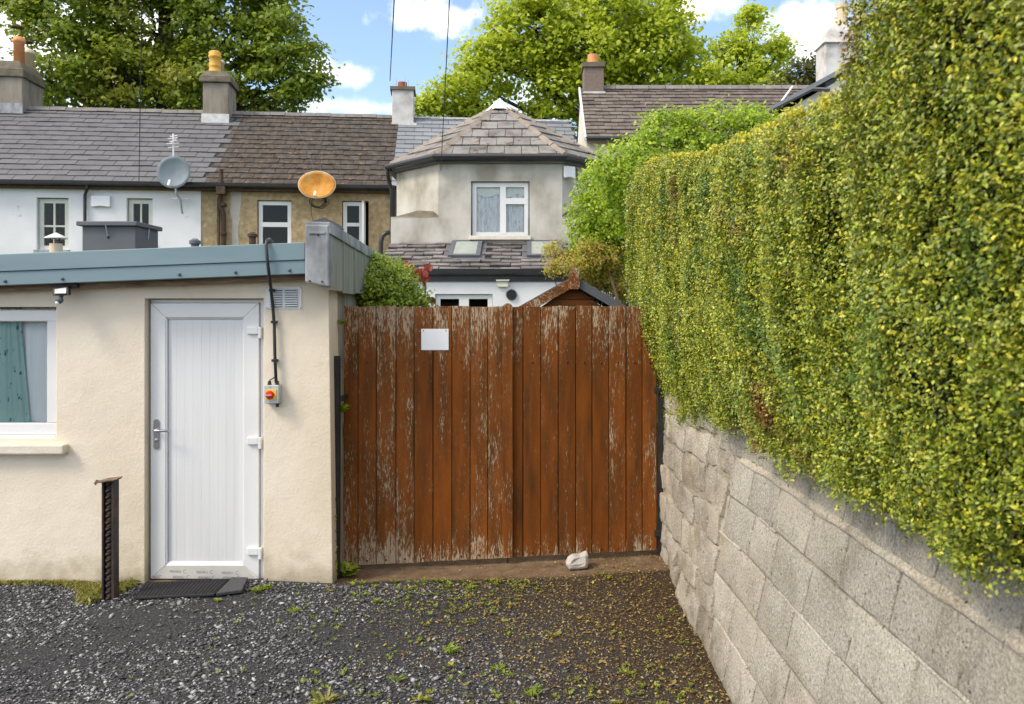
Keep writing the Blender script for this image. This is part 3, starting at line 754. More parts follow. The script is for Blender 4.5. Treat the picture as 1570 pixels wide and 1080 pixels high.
BY = 17.5; BL, BR = PX(672, BY), PX(862, BY); CD = 1.15
SL_, SR_ = BL - 1.08, BR + 1.08
BW = PZ(243, BY)                      # top of the bay wall
LW = PZ(333, BY)                      # where the square lower storey ends
wn_ = (PX(722, BY), PX(812, BY), PZ(362, BY), PZ(278, BY))
mb = MB(); wall_holes(mb, BL, BR, LW - .5, BW, [wn_], BY, BY + .2); mb.build('wall', MT['bay_render'], hC)
for (xa, xb, nm_) in ((BL, SL_, 'left'), (BR, SR_, 'right')):
    q = [(xa, BY, LW - .3), (xb, BY + CD, LW - .3), (xb, BY + CD + 1.5, LW - .3), (xa, BY + 1.5, LW - .3)]
    if xb > xa: pass
    m2 = MB().hexa(q + [(p[0], p[1], BW) for p in q]); m2.build('bay_side', MT['bay_render'], hC)
    MB().hexa([(xb, BY + CD, 0), (xb + (.01 if xb > xa else -.01), 22, 0), (xb - (.2 if xb > xa else -.2), 22, 0), (xb - (.2 if xb > xa else -.2), BY + CD + .2, 0)] + [(xb, BY + CD, BW), (xb + (.01 if xb > xa else -.01), 22, BW), (xb - (.2 if xb > xa else -.2), 22, BW), (xb - (.2 if xb > xa else -.2), BY + CD + .2, BW)]).build('side_wall', MT['bay_render'], hC)
    # weathered cap on the square corner below the cant
    xo = SL_ + .06 if xb < xa else SR_ - .06
    z = LW
    MB().add([(xa, BY - .01, z), (xo, BY - .01, z - .02), (xo, BY + 1.0, z), (xa, BY + .02, z + .12), ((xa + xo) / 2, BY + .48, z + .2)], [(0, 1, 4), (1, 2, 4), (0, 4, 3), (2, 3, 4)] if xb < xa else [(1, 0, 4), (2, 1, 4), (4, 0, 3), (3, 2, 4)]).build('weathering', MT['chim_cap'], hC)
mb = MB(); wall_holes(mb, SL_ + .06, SR_ - .06, 0, LW, [(wn_[0], wn_[1], wn_[2], LW)], BY - .005, BY + 3); mb.build('lower_wall', MT['bay_render'], hC)
u0, u1, w0, w1 = [wn_[0], wn_[1], wn_[2], wn_[3]]
iz = lambda y: y - 17.5
wu = PX(771, BY)
wz = PZ(308, BY)
Wb = window(hC, u0 + .03, u1 - .03, w0, w1 - .03, .07, [(wu, w0 + .05, w1 - .06)], [(wz, wu, u1 - .06)], fr=.085, bar=.13, sill=True)
# curtains inside the bay window
cu = root('net_curtain', 'white lace net curtains and scalloped blind inside the bay window', 'curtain', (PX(767, BY), BY + .2, w0))
nx_ = 60; vs = []; fs = []
for i in range(nx_ + 1):
    x = u0 + (u1 - u0) * i / nx_; y = BY + .145 + .01 * math.sin(i * 1.9) + .012 * math.sin(i * .7)
    vs += [(x, y, w0), (x, y, w1)]
    if i < nx_: fs.append((2 * i, 2 * i + 2, 2 * i + 3, 2 * i + 1))
MB().add(vs, fs).build('net', MT['lace'], cu, smooth=True)
vs = []; fs = []
for i in range(41):
    x = u0 + (u1 - u0) * i / 40; dr = .30 + .035 * math.cos(x * 14)
    vs += [(x, BY + .128, w1 - dr), (x, BY + .128, w1)]
    if i < 40: fs.append((2 * i, 2 * i + 2, 2 * i + 3, 2 * i + 1))
MB().add(vs, fs).build('blind', MT['blind'], cu)

# bay roof: hipped, tiles one by one
GZ = PZ(242, BY) + .03
ov = .16
pts = [Vector((SL_ - .14, 21.4, GZ)), Vector((SL_ - .14, BY + CD - .1, GZ)), Vector((BL - .06, BY - ov, GZ)), Vector((BR + .06, BY - ov, GZ)), Vector((SR_ + .14, BY + CD - .1, GZ)), Vector((SR_ + .14, 21.4, GZ))]
AX = Vector(((BL + BR) / 2 - .08, 19.55, PZ(160, 19.55))); RB = Vector((AX.x, 23.2, AX.z - .02))
rt = None
mbd = MB()
faces = []
for i in range(5):
    p, q = pts[i], pts[i + 1]
    if i == 0: poly = [pts[0], pts[1], AX, Vector((AX.x, 21.4, AX.z))]
    elif i == 4: poly = [pts[4], pts[5], Vector((AX.x, 21.4, AX.z)), AX]
    else: poly = [p, q, AX]
    d = deck_slab(poly, .05); mbd.add(d.v, d.f); faces.append((p, q, poly))
rB = mbd.build('bay_roof', MT['deck'], hC)
for k, (p, q, poly) in enumerate(faces):
    U = (q - p).normalized(); n = (q - p).cross(AX - p).normalized()
    if n.z < 0: n = -n
    S = n.cross(U).normalized()
    if S.z < 0: S = -S
    pl2 = [((x - p).dot(U), (x - p).dot(S)) for x in poly]
    tiles(rB, 'roof_tile', MT['bay_tile'], iv @ p, U, S, pl2, .37, .43, .022, 20 + k, rag=.5, gap=.014)
for i in (1, 2, 3, 4):
    p = pts[i]; L = (AX - p); n = 6; d = L / n; side = Vector((-d.y, d.x, 0)).normalized()
    for j in range(n):
        a = p + d * j + Vector((0, 0, .035)); b = p + d * (j + .97) + Vector((0, 0, .03))
        m = MB(); w_ = .105
        m.add([a - side * w_ - Vector((0, 0, .045)), a + Vector((0, 0, .04)), a + side * w_ - Vector((0, 0, .045)), b - side * w_ - Vector((0, 0, .05)), b + Vector((0, 0, .025)), b + side * w_ - Vector((0, 0, .05))],
              [(0, 1, 4, 3), (1, 2, 5, 4), (0, 2, 1), (3, 4, 5), (0, 3, 5, 2)])
        m.build('hip_tile', MT['bay_hip'], rB)
MB().add([AX + Vector(v) for v in ((-.34, -.2, -.22), (-.1, -.42, -.2), (.1, -.42, -.2), (.34, -.2, -.22), (.12, .5, .07), (-.12, .5, .07), (0, -.05, .14))], [(0, 1, 6), (1, 2, 6), (2, 3, 6), (3, 4, 6), (4, 5, 6), (5, 0, 6), (0, 5, 4, 3, 2, 1)]).build('lead_cap', MT['white'], rB)
gp = [p + Vector((0, 0, -.055)) for p in pts[0:6]]
gp = [Vector((SL_ - .2, 21, GZ - .05)), Vector((SL_ - .2, BY + CD - .14, GZ - .05)), Vector((BL - .08, BY - ov - .06, GZ - .05)), Vector((BR + .08, BY - ov - .06, GZ - .05)), Vector((SR_ + .2, BY + CD - .14, GZ - .05)), Vector((SR_ + .2, 21, GZ - .05))]
MB().tube(gp, .062, 8).build('gutter', MT['black_pvc'], hC)
fb = MB()
fpts = [Vector((SL_ - .1, 21, 0)), Vector((SL_ - .1, BY + CD - .06, 0)), Vector((BL - .04, BY - .09, 0)), Vector((BR + .04, BY - .09, 0)), Vector((SR_ + .1, BY + CD - .06, 0)), Vector((SR_ + .1, 21, 0))]
for i in range(5):
    p, q = fpts[i], fpts[i + 1]; t_ = (q - p).normalized(); n = Vector((-t_.y, t_.x, 0)) * .03
    z0, z1 = BW - .12 + i * .0015, GZ - .04
    fb.hexa([(*(p.xy), z0), (*(q.xy), z0), (*((q + n * 3).xy), z0), (*((p + n * 3).xy), z0), (*(p.xy), z1), (*(q.xy), z1), (*((q + n * 3).xy), z1), (*((p + n * 3).xy), z1)])
fb.build('fascia', MT['box_grey'], hC)
MB().tube([(SL_ - .2, BY + CD - .14, GZ - .1), (SL_ - .19, BY + CD + .05, GZ - .3), (SL_ - .13, BY + CD + .1, GZ - .55), (SL_ - .13, BY + CD + .1, .1)], .045, 8).build('downpipe', MT['black_pvc'], hC, smooth=True)
ax_ = PX(884, BY + .2)
MB().tube([(ax_, BY + .12, PZ(258, BY + .1)), (ax_ + .01, BY + .13, PZ(285, BY)), (ax_ + .05, BY + .18, PZ(295, BY)), (ax_ + .2, BY + .3, PZ(296, BY))], .014, 6).build('cable', MT['wire'], hC)

# lean-to with slates and roof lights
LY = 15.8; LZ1 = PZ(373, BY); LZ0 = PZ(416, LY)
lt_l, lt_r = SL_ + .06, SR_ - .06
p0 = Vector((lt_l, LY, LZ0)); S = Vector((0, BY - LY, LZ1 - LZ0)); ls = S.length; Sn = S.normalized()
rL = deck_slab([p0, (lt_r, LY, LZ0), (lt_r, BY - .01, LZ1), (lt_l, BY - .01, LZ1)], .08).build('lean_to_roof', MT['deck'], hC)
sk = []
for (xa, xb) in ((690, 738), (808, 862)):
    sk.append((PX(xa, 17.0) - lt_l, PX(xb, 17.0) - lt_l, ls * .42, ls * .99))
tiles(rL, 'slate', MT['lean_slate'], iv @ p0, (1, 0, 0), Sn, [(0, 0), (lt_r - lt_l, 0), (lt_r - lt_l, ls - .01), (0, ls - .01)], .40, .235, .022, 31, rag=1.3, gap=.016,
      skip=lambda u, s: any(a - .12 < u < b + .12 and s > c_ - .1 for a, b, c_, d_ in sk))
Nn_ = Vector((1, 0, 0)).cross(Sn)
def slopebox(u0, u1, s0, s1, h0, h1):
    q = lambda u, s, h: p0 + Vector((u, 0, 0)) + Sn * s + Nn_ * h
    return MB().hexa([q(u0, s0, h0), q(u1, s0, h0), q(u1, s1, h0), q(u0, s1, h0), q(u0, s0, h1), q(u1, s0, h1), q(u1, s1, h1), q(u0, s1, h1)])
for (a, b, c_, d_) in sk:
    slopebox(a - .1, b + .1, c_ - .12, d_, .0, .022).build('flashing', MT['box_grey'], rL)
    fm = slopebox(a, b, c_, c_ + .1, .02, .075)
    for t_ in (slopebox(a, a + .09, c_ + .1, d_ - .05, .02, .075), slopebox(b - .09, b, c_ + .1, d_ - .05, .02, .075), slopebox(a, b, d_ - .05, d_, .02, .075)): fm.add(t_.v, t_.f)
    fm.build('roof_light', MT['box_grey'], rL)
    slopebox(a + .09, b - .09, c_ + .1, d_ - .05, .03, .062).build('pane', M('rooflight_glass', [(.26, .30, .26), (.36, .39, .35)], 5, .3, spec=.4) if 'rooflight_glass' not in bpy.data.materials else bpy.data.materials['rooflight_glass'], rL)
MB().prism([(lt_l - .05, LY - .13, LZ0 + .04), (lt_l - .05, LY - .12, LZ0 - .05), (lt_l - .05, LY - .06, LZ0 - .085), (lt_l - .05, LY - .01, LZ0 - .05), (lt_l - .05, LY, LZ0 + .0)], (lt_r - lt_l + .1, 0, 0)).build('gutter', MT['black_pvc'], hC)
MB().box(lt_l, lt_r, LY - .0, LY + .03, LZ0 - .2, LZ0 - .06).build('fascia', MT['black_pvc'], hC)
LF = LY + .035
dr_ = (PX(667, LF), PX(755, LF), 0.05, PZ(451, LF))
mb = MB(); wall_holes(mb, lt_l, lt_r, 0, LZ0 - .06, [dr_], LF, LF + .25); mb.build('lean_to_wall', MT['white_render'], hC)
for sx in (lt_l, lt_r - .2): MB().box(sx + .002, sx + .198, LF + .25, BY, 0, LZ0 - .02).build('lean_to_side', MT['white_render'], hC)
dm = (dr_[0] + dr_[1]) / 2
window(hC, dr_[0] + .01, dr_[1] - .01, dr_[2], dr_[3] - .01, LF - 17.5 + .06, [(dm, dr_[2] + .06, dr_[3] - .08)], [], fr=.085, bar=.19, sill=False)
vx, vz = PX(784, LF), PZ(452, LF)
MB().lathe((vx, LF - .001, vz), [(.105, 0), (.105, .03), (.085, .05), (.07, .05), (.065, .02), (.045, .02), (.045, .045), (.02, .045), (.02, .01)], 20, 'y').build('flue_outlet', MT['black_pvc'], hC)
sb = MB().box(PX(761, LF), PX(781, LF), LF - .10, LF - .001, PZ(431.5, LF), PZ(429, LF)); sb.box(PX(763, LF), PX(779, LF), LF - .07, LF - .001, PZ(440, LF), PZ(432, LF)); sb.build('overflow_hood', MT['cream_house'], hC, disp=(.012, 9))

# ---------------- right-hand house
DY = 20.0
hD = root('terraced_house', 'pale rendered house with weathered brown roof behind the bright climbing plant', 'house', (PX(1000, DY), DY, 0), 0, 'terrace houses')
iD = INV[hD]
DL, DR = PX(899, DY), PX(1330, DY); DE = PZ(214, DY); DRY = 22.2; DRZ = PZ(136, DRY)
MB().box(DL, DR, DY, DY + .3, 0, DE - .02).build('wall', MT['cream_house'], hD)
MB().add([(DL, DY + .3, 0), (DL, DRY * 2 - DY, 0), (DL, DRY * 2 - DY, DE), (DL, DRY, DRZ - .06), (DL, DY + .3, DE), (DL + .25, DY + .3, 0), (DL + .25, DRY * 2 - DY, 0), (DL + .25, DRY * 2 - DY, DE), (DL + .25, DRY, DRZ - .06), (DL + .25, DY + .3, DE)],
         [(4, 3, 2, 1, 0), (5, 6, 7, 8, 9), (0, 1, 6, 5), (1, 2, 7, 6), (2, 3, 8, 7), (3, 4, 9, 8), (4, 0, 5, 9)]).build('gable_wall', MT['cream_house'], hD)
e0 = Vector((DL - .03, DY - .18, DE)); S = Vector((0, DRY - DY + .18, DRZ - DE)); ls = S.length
mb = deck_slab([e0, (DR, DY - .18, DE), (DR, DRY, DRZ), (DL - .03, DRY, DRZ)]); m2 = deck_slab([(DL - .03, DRY, DRZ), (DR, DRY, DRZ), (DR, DRY * 2 - DY, DE), (DL - .03, DRY * 2 - DY, DE)]); mb.add(m2.v, m2.f)
rD = mb.build('roof', MT['deck'], hD)
tiles(rD, 'roof_tile', MT['tile_right'], iD @ e0, (1, 0, 0), S, [(0, 0), (DR - DL, 0), (DR - DL, ls - .03), (0, ls - .03)], .34, .215, .014, 41, rag=.8)
MB().hexa([e0 + Vector((-.03, -.01, -.12)), e0 + Vector((.02, -.01, -.12)), Vector((DL - .01, DRY, DRZ - .1)), Vector((DL - .06, DRY, DRZ - .1)), e0 + Vector((-.03, -.01, .03)), e0 + Vector((.02, -.01, .03)), Vector((DL - .01, DRY, DRZ + .04)), Vector((DL - .06, DRY, DRZ + .04))]).build('verge', MT['flash_white'], rD)
me = MB().prism([(0, -.13, -.07), (0, -.05, .05), (0, .05, .05), (0, .13, -.07)], (.438, 0, 0)).mesh('ridge_tile', MT['ridge']); k = 0
while DL + .5 + k * .45 < DR - .3:
    o = link('ridge_tile', me, None, rD); o.location = iD @ Vector((DL + .5 + k * .45, DRY, DRZ + .03)); k += 1
MB().tube([(DL, DY - .25, DE - .03), (DR, DY - .25, DE - .03)], .06, 8).build('gutter', MT['black_pvc'], hD)
cy_ = DRY - .25
st = MB().box(PX(895, cy_), PX(926, cy_), cy_, cy_ + .55, DRZ - .4, PZ(103, cy_)).build('chimney', MT['chim_brown'], hD, bev=.015)
MB().box(PX(893, cy_), PX(928, cy_), cy_ - .05, cy_ + .6, PZ(103, cy_) + .002, PZ(96, cy_)).build('cap', MT['chim_cap'], st, disp=(.03, 4))
MB().box(PX(894, cy_), PX(928, cy_), cy_ - .04, cy_ - .01, PZ(146, cy_), PZ(141, cy_)).build('flashing', MT['flash_white'], st)
MB().lathe((PX(909, cy_ + .25), cy_ + .27, PZ(97, cy_)), [(.15, 0), (.14, .3), (.1, .3), (.1, .1)], 14).build('pot', MT['pot_orange'], st)
MB().tube([P(1215, 133, DRY - .2), P(1195, 160, DY + 1.2)], .025, 6).build('cable', MT['white'], hD)

# ---------------- gabled house at far right, mostly behind the hedge
EY = 18.0
hE = root('gabled_house', 'cream gabled house with tall pale chimney, mostly hidden by the hedge', 'house', (PX(1350, EY), EY, 0), 0)
gl = P(1180, 172, EY); ga = P(1400, 52, EY); gr = Vector((2 * ga.x - gl.x, EY, gl.z))
MB().add([(gl.x + .2, EY, 0), (gr.x - .2, EY, 0), (gr.x - .2, EY, gl.z - .05), (ga.x, EY, ga.z - .1), (gl.x + .2, EY, gl.z - .05)] + [(gl.x + .2, EY + 7, 0), (gr.x - .2, EY + 7, 0), (gr.x - .2, EY + 7, gl.z - .05), (ga.x, EY + 7, ga.z - .1), (gl.x + .2, EY + 7, gl.z - .05)],
         [(0, 1, 2, 3, 4), (9, 8, 7, 6, 5), (0, 5, 6, 1), (1, 6, 7, 2), (2, 7, 8, 3), (3, 8, 9, 4), (4, 9, 5, 0)]).build('wall', MT['cream_house'], hE)
for s_, q in ((1, gl), (-1, gr)):
    MB().hexa([Vector((q.x, EY - .1, q.z)), Vector((ga.x, EY - .1, ga.z)), Vector((ga.x, EY + 7, ga.z)), Vector((q.x, EY + 7, q.z)), Vector((q.x, EY - .1, q.z + .1)), Vector((ga.x, EY - .1, ga.z + .1)), Vector((ga.x, EY + 7, ga.z + .1)), Vector((q.x, EY + 7, q.z + .1))] if s_ > 0 else
              [Vector((ga.x, EY - .1, ga.z)), Vector((q.x, EY - .1, q.z)), Vector((q.x, EY + 7, q.z)), Vector((ga.x, EY + 7, ga.z)), Vector((ga.x, EY - .1, ga.z + .1)), Vector((q.x, EY - .1, q.z + .1)), Vector((q.x, EY + 7, q.z + .1)), Vector((ga.x, EY + 7, ga.z + .1))]).build('roof', MT['slate_blue'], hE)
MB().tube([P(1180, 170, EY - .15), P(1245, 137, EY - .15), P(1272, 138, EY - .15)], .05, 6).build('gutter', MT['box_grey'], hE)
cy_ = EY + .4
st = MB().box(PX(1265, cy_), PX(1320, cy_), cy_, cy_ + .6, 6.4, PZ(66, cy_)).build('chimney', MT['chim_white'], hE, bev=.015)
MB().frustum(PX(1262, cy_), PX(1323, cy_), cy_ - .06, cy_ + .66, PZ(66, cy_) + .002, PZ(0, 0) * 0 + PX(1278, cy_), PX(1310, cy_), cy_ + .15, cy_ + .45, PZ(34, cy_)).build('cap', MT['chim_white'], st)
for px in (1291, 1318):
    MB().lathe((PX(px, cy_ + .3), cy_ + .3, PZ(36, cy_)), [(.125, 0), (.115, .42), (.14, .44), (.14, .56), (.09, .56), (.09, .3)], 14).build('pot', MT['pot_cream'], st)
# ================================================================== cream outbuilding
YS = 6.07
ob = root('outbuilding', 'low cream rendered outbuilding with white door and blue-grey metal fascia', 'outbuilding', (PX(250, YS), YS, 0))
XR = PX(507, YS); XL = -7.0
def fas_top(x): # fascia top height at its own depth
    px = x * F / 5.9 + CX; return PZ(390 - 18 * px / 467, 5.9)
def fas_bot(x):
    px = x * F / 5.9 + CX; return PZ(438 - 18 * px / 467, 5.9)
D0, D1, DT = PX(222, YS), PX(404, YS), PZ(458, YS)
W0, W1, WB, WT = PX(-130, YS), PX(86, YS), PZ(672, YS), PZ(471, YS)
mb = MB(); wall_holes(mb, XL, XR, -.12, 2.2, [(D0, D1, -.05, DT), (W0, W1, WB, WT)], YS, YS + .28, topf=lambda x: fas_bot(x) + .02)
mb.v = [(x - (.03 * (z / 2.2) - .015 if x > XR - .01 else 0), y, z) for x, y, z in mb.v]
mb.build('wall', MT['cream_render'], ob, bev=.02, seg=3)
mb = MB().hexa([(XR - .25, YS + .27, -.1), (XR + .012, YS + .27, -.1), (XR + .0, 9.6, -.1), (XR - .25, 9.6, -.1), (XR - .25, YS + .27, 2.3), (XR - .022, YS + .27, 2.3), (XR - .02, 9.6, 2.3), (XR - .25, 9.6, 2.3)])
mb.build('side_wall', MT['side_wall'], ob)
MB().box(XL, XR - .25, 9.3, 9.6, -.1, 2.3).build('rear_wall', MT['side_wall'], ob)
MB().hexa([(XL, 5.95, fas_top(XL) - .12), (XR - .05, 5.95, fas_top(XR) - .12), (XR - .05, 9.6, 2.36), (XL, 9.6, 2.28), (XL, 5.95, fas_top(XL) - .04), (XR - .05, 5.95, fas_top(XR) - .04), (XR - .05, 9.6, 2.42), (XL, 9.6, 2.34)]).build('roof', MT['felt'], ob)
# fascia: folded sheet in two steps, with bolts
XF1 = PX(468, 5.9)
fm = MB()
def strip(x0, x1, ta, tb, y0, y1):
    f0 = lambda x, t: fas_top(x) + (fas_bot(x) - fas_top(x)) * t
    return fm.hexa([(x0, y0, f0(x0, tb)), (x1, y0, f0(x1, tb)), (x1, y1, f0(x1, tb)), (x0, y1, f0(x0, tb)), (x0, y0, f0(x0, ta)), (x1, y0, f0(x1, ta)), (x1, y1, f0(x1, ta)), (x0, y1, f0(x0, ta))])
strip(XL, XF1, 0, .555, 5.89, 5.98); strip(XL, XF1, .565, 1.0, 5.9, 5.99)
fa = fm.build('fascia', MT['fascia'], ob, bev=.004)
for px in (8, 96, 275, 361, 444):
    x = PX(px, 5.9); z = fas_bot(x) + .03
    MB().lathe((x, 5.899, z), [(.012, 0), (.012, .006), (.006, .012), (.002, .013)], 8, 'y').build('bolt', MT['box_grey'], fa)
f0 = lambda x: fas_bot(x)
MB().hexa([(XL, 5.985, f0(XL) - .035), (XF1 + .1, 5.985, f0(XF1) - .03), (XF1 + .1, 6.075, f0(XF1) - .03), (XL, 6.075, f0(XL) - .035), (XL, 5.985, f0(XL) + .05), (XF1 + .1, 5.985, f0(XF1) + .05), (XF1 + .1, 6.075, f0(XF1) + .05), (XL, 6.075, f0(XL) + .05)]).build('fascia_board', MT['timber_old'], ob, disp=(.012, 7))
# lead-wrapped parapet end and seamed metal side
PXa, PXb, PY = PX(467, 5.82), PX(503, 5.82), 5.82
zt, zb = PZ(343, PY), PZ(438, PY)
MB().hexa([(PXa, PY, zb + .02), (PXb, PY, zb - .015), (PXb, PY + .3, zb - .015), (PXa, PY + .3, zb + .02), (PXa, PY, zt), (PXb, PY, zt - .006), (PXb, PY + .3, zt - .02), (PXa, PY + .3, zt - .01)]).build('parapet_end', MT['lead'], ob, bev=.012, disp=(.012, 6))
for (px, py) in ((475, 431), (494, 432), (488, 361)):
    MB().lathe((PX(px, PY), PY - .004, PZ(py, PY)), [(.007, 0), (.006, .008), (.002, .01)], 8, 'y').build('nail', MT['black_metal'], ob)
MB().box(PXa + .03, PXb - .02, PY - .007, PY + .02, zt - .075, zt - .06).build('lead_fold', MT['lead'], ob, bev=.003)
zs0 = zt - .03; zs1 = PZ(405, 8.6) - .02
pn = 9; y0 = PY + .05
for k in range(pn):
    ya = y0 + (9.5 - y0) * k / pn; yb = y0 + (9.5 - y0) * (k + 1) / pn - .006
    za = zs0 + (zs1 - zs0) * (ya - PY) / 3; zc = zs0 + (zs1 - zs0) * (yb - PY) / 3
    zl = 2.165 - .012 * (k % 2)
    m = MB().hexa([(PXb - .02, ya, zl), (PXb + .004, ya, zl), (PXb + .004, yb, zl), (PXb - .02, yb, zl), (PXb - .02, ya, za), (PXb + .004, ya, za), (PXb + .004, yb, zc), (PXb - .02, yb, zc)])
    m.box(PXb + .004, PXb + .016, yb - .012, yb, zl + .002, zc - .002)
    m.build('side_panel', MT['seam_metal'], ob)
MB().hexa([(PXa, PY + .01, zt - .035), (PXb + .014, PY + .01, zt - .075), (PXb + .014, 9.5, zs1 - .1), (PXa, 9.5, zs1 - .02), (PXa + .01, PY + .01, zt + .02), (PXb + .01, PY + .01, zt + .012), (PXb + .01, 9.5, zs1 + .005), (PXa, 9.5, zs1 + .01)]).build('parapet_coping', MT['lead'], ob, bev=.006, disp=(.01, 5))
MB().prism([(PXa + .01, PY + .02, zt + .012), (PXb, PY + .02, zt + .006), (PXb - .03, PY + .02, zt + .045)], (0, .5, 0)).build('felt_flap', MT['felt'], ob)

# ---- white door (a part of the outbuilding)
YD = YS + .055
def dx(px): return PX(px, YD)
def dz(py): return PZ(py, YD)
dr = MB()
dr.box(D0 + .012, dx(230), YD + .02, YD + .1, .0, DT - .006); dr.box(dx(398), D1 - .004, YD + .02, YD + .1, .0, DT - .006); dr.box(dx(230), dx(398), YD + .02, YD + .1, dz(464.5), DT - .006)
door = dr.build('door', MT['white_pvc'], ob, bev=.004)
lf = MB(); x0, x1, x2, x3 = dx(230.5), dx(254), dx(373), dx(397); z0, z1, z2, z3 = dz(888), dz(867), dz(487), dz(465)
lf.hexa([(x0, YD, z0), (x1, YD, z1), (x1, YD + .06, z1), (x0, YD + .06, z0), (x0, YD, z3), (x1, YD, z2), (x1, YD + .06, z2), (x0, YD + .06, z3)])
lf.hexa([(x2, YD, z1), (x3, YD, z0), (x3, YD + .06, z0), (x2, YD + .06, z1), (x2, YD, z2), (x3, YD, z3), (x3, YD + .06, z3), (x2, YD + .06, z2)])
lf.hexa([(x0 + .002, YD + .0006, z3), (x1, YD + .0006, z2 - .0), (x1, YD + .06, z2), (x0 + .002, YD + .06, z3), (x3 - .002, YD + .0006, z3), (x2, YD + .0006, z2), (x2, YD + .06, z2), (x3 - .002, YD + .06, z3)])
lf.hexa([(x0 + .002, YD + .0006, z0), (x3 - .002, YD + .0006, z0), (x3 - .002, YD + .06, z0), (x0 + .002, YD + .06, z0), (x1, YD + .0006, z1), (x2, YD + .0006, z1), (x2, YD + .06, z1), (x1, YD + .06, z1)])
lf.build('door_leaf', MT['white_pvc'], door, bev=.005)
bd = MB()
for (a, b, c, d) in ((x1, x2, z1, z1 + .022), (x1, x2, z2 - .016, z2)): bd.hexa([(a, YD + .004, c), (b, YD + .004, c), (b, YD + .05, c), (a, YD + .05, c), (a + .012, YD + .018, d), (b - .012, YD + .018, d), (b - .012, YD + .05, d), (a + .012, YD + .05, d)] if c == z1 else [(a + .012, YD + .018, c), (b - .012, YD + .018, c), (b - .012, YD + .05, c), (a + .012, YD + .05, c), (a, YD + .004, d), (b, YD + .004, d), (b, YD + .05, d), (a, YD + .05, d)])
for (a, b) in ((x1, x1 + .008), (x2 - .008, x2)): bd.box(a, b, YD + .006, YD + .05, z1 + .01, z2 - .01)
bd.build('glazing_bead', MT['white_pvc'], door)
nb = 9; bw = (x2 - x1 - .02) / nb
me = MB(); w = bw - .0003
me.prism([(.0, .0007, 0), (.002, 0, 0), (w - .002, 0, 0), (w, .0007, 0), (w, .012, 0), (0, .012, 0)], (0, 0, z2 - z1 - .02)); me = me.mesh('door_board', MT['door_board'])
for k in range(nb):
    o = link('door_board', me, None, door); o.location = INV[ob] @ Vector((x1 + .0106 + k * bw, YD + .024, z1 + .01))
MB().box(x1, x2, YD + .038, YD + .045, z1, z2).build('panel_back', MT['white_pvc'], door)
hp = MB(); hx = dx(240.5); hw = .021
pts_ = [(hx + hw * math.cos(t), YD, dz(647) + hw * math.sin(t)) for t in [math.pi * i / 8 for i in range(9)]] + [(hx - hw * math.cos(t), YD, dz(685) - hw * math.sin(t)) for t in [math.pi * i / 8 for i in range(9)]]
hp.prism(pts_[::-1], (0, -.009, 0)); hp.lathe((hx, YD - .009, dz(675)), [(.014, 0), (.013, .006), (.004, .007)], 12, 'y')
hp.build('handle_plate', MT['chrome'], door)
MB().tube([(hx, YD - .008, dz(659)), (hx, YD - .05, dz(659)), (hx + .012, YD - .06, dz(659)), (hx + .11, YD - .058, dz(659.5))], [.009, .009, .0095, .008], 10).build('handle', MT['chrome'], door, smooth=True)
for py in (507, 676, 845):
    m = MB().box(dx(380), dx(397), YD - .022, YD + .002, dz(py + 5.5), dz(py - 5.5)); m.box(dx(397) + .001, dx(402), YD - .026, YD + .02, dz(py + 12), dz(py - 5.5)); m.build('hinge', MT['white_pvc'], door, bev=.005)
MB().box(D0 + .005, D1 - .005, YD - .02, YD + .11, -.06, dz(890)).build('threshold', MT['timber_old'], door)
MB().prism([(x0 + .02, YD - .0005, z0 + .003), (x3 - .02, YD - .0005, z0 + .003), (x2 + .004, YD - .0005, z1 - .003), (x1 - .004, YD - .0005, z1 - .003)][::-1], (0, .0009, 0)).build('film', M('film', [(.56, .53, .47), (.64, .61, .55)], 9, .5, stretch=(1, 1, 2)), door)
def text(name, body, size, loc, mat, parent, ext=.0004):
    cu = bpy.data.curves.new('t', 'FONT'); cu.body = body; cu.size = size; cu.extrude = ext; cu.align_x = 'CENTER'; cu.align_y = 'CENTER'
    o = bpy.data.objects.new('t', cu); COL.objects.link(o); dg = bpy.context.evaluated_depsgraph_get(); dg.update()
    me = bpy.data.meshes.new_from_object(o.evaluated_get(dg)); bpy.data.objects.remove(o)
    me.transform(Matrix.Translation(INV[rootof(parent)] @ Vector(loc)) @ Matrix.Rotation(R(90), 4, 'X'))
    me.materials.clear(); me.materials.append(mat); me.name = name
    return link(name, me, None, parent)
for (px, py) in ((272, 876.5), (313, 877.5), (352, 878.5), (277, 885), (316, 885.8), (354, 886.2), (241, 885.2)):
    text('printed_mark', 'REHAU' if px != 241 else 'AU', .027, (dx(px - 3), YD - .0012, dz(py)), MT['print'], door)
    m = MB(); cxx = dx(px + (12 if px != 241 else 5)); czz = dz(py)
    arc = [(cxx + .0145 * math.cos(t), czz + .0145 * math.sin(t)) for t in [.9 + 4.6 * i / 12 for i in range(13)]]; arc2 = [(cxx + .011 * math.cos(t), czz + .011 * math.sin(t)) for t in [.9 + 4.6 * i / 12 for i in range(13)]]
    m.prism([(a, YD - .0012, b) for a, b in arc] + [(a, YD - .0012, b) for a, b in arc2[::-1]], (0, .0008, 0)); m.build('printed_mark', MT['print'], door)

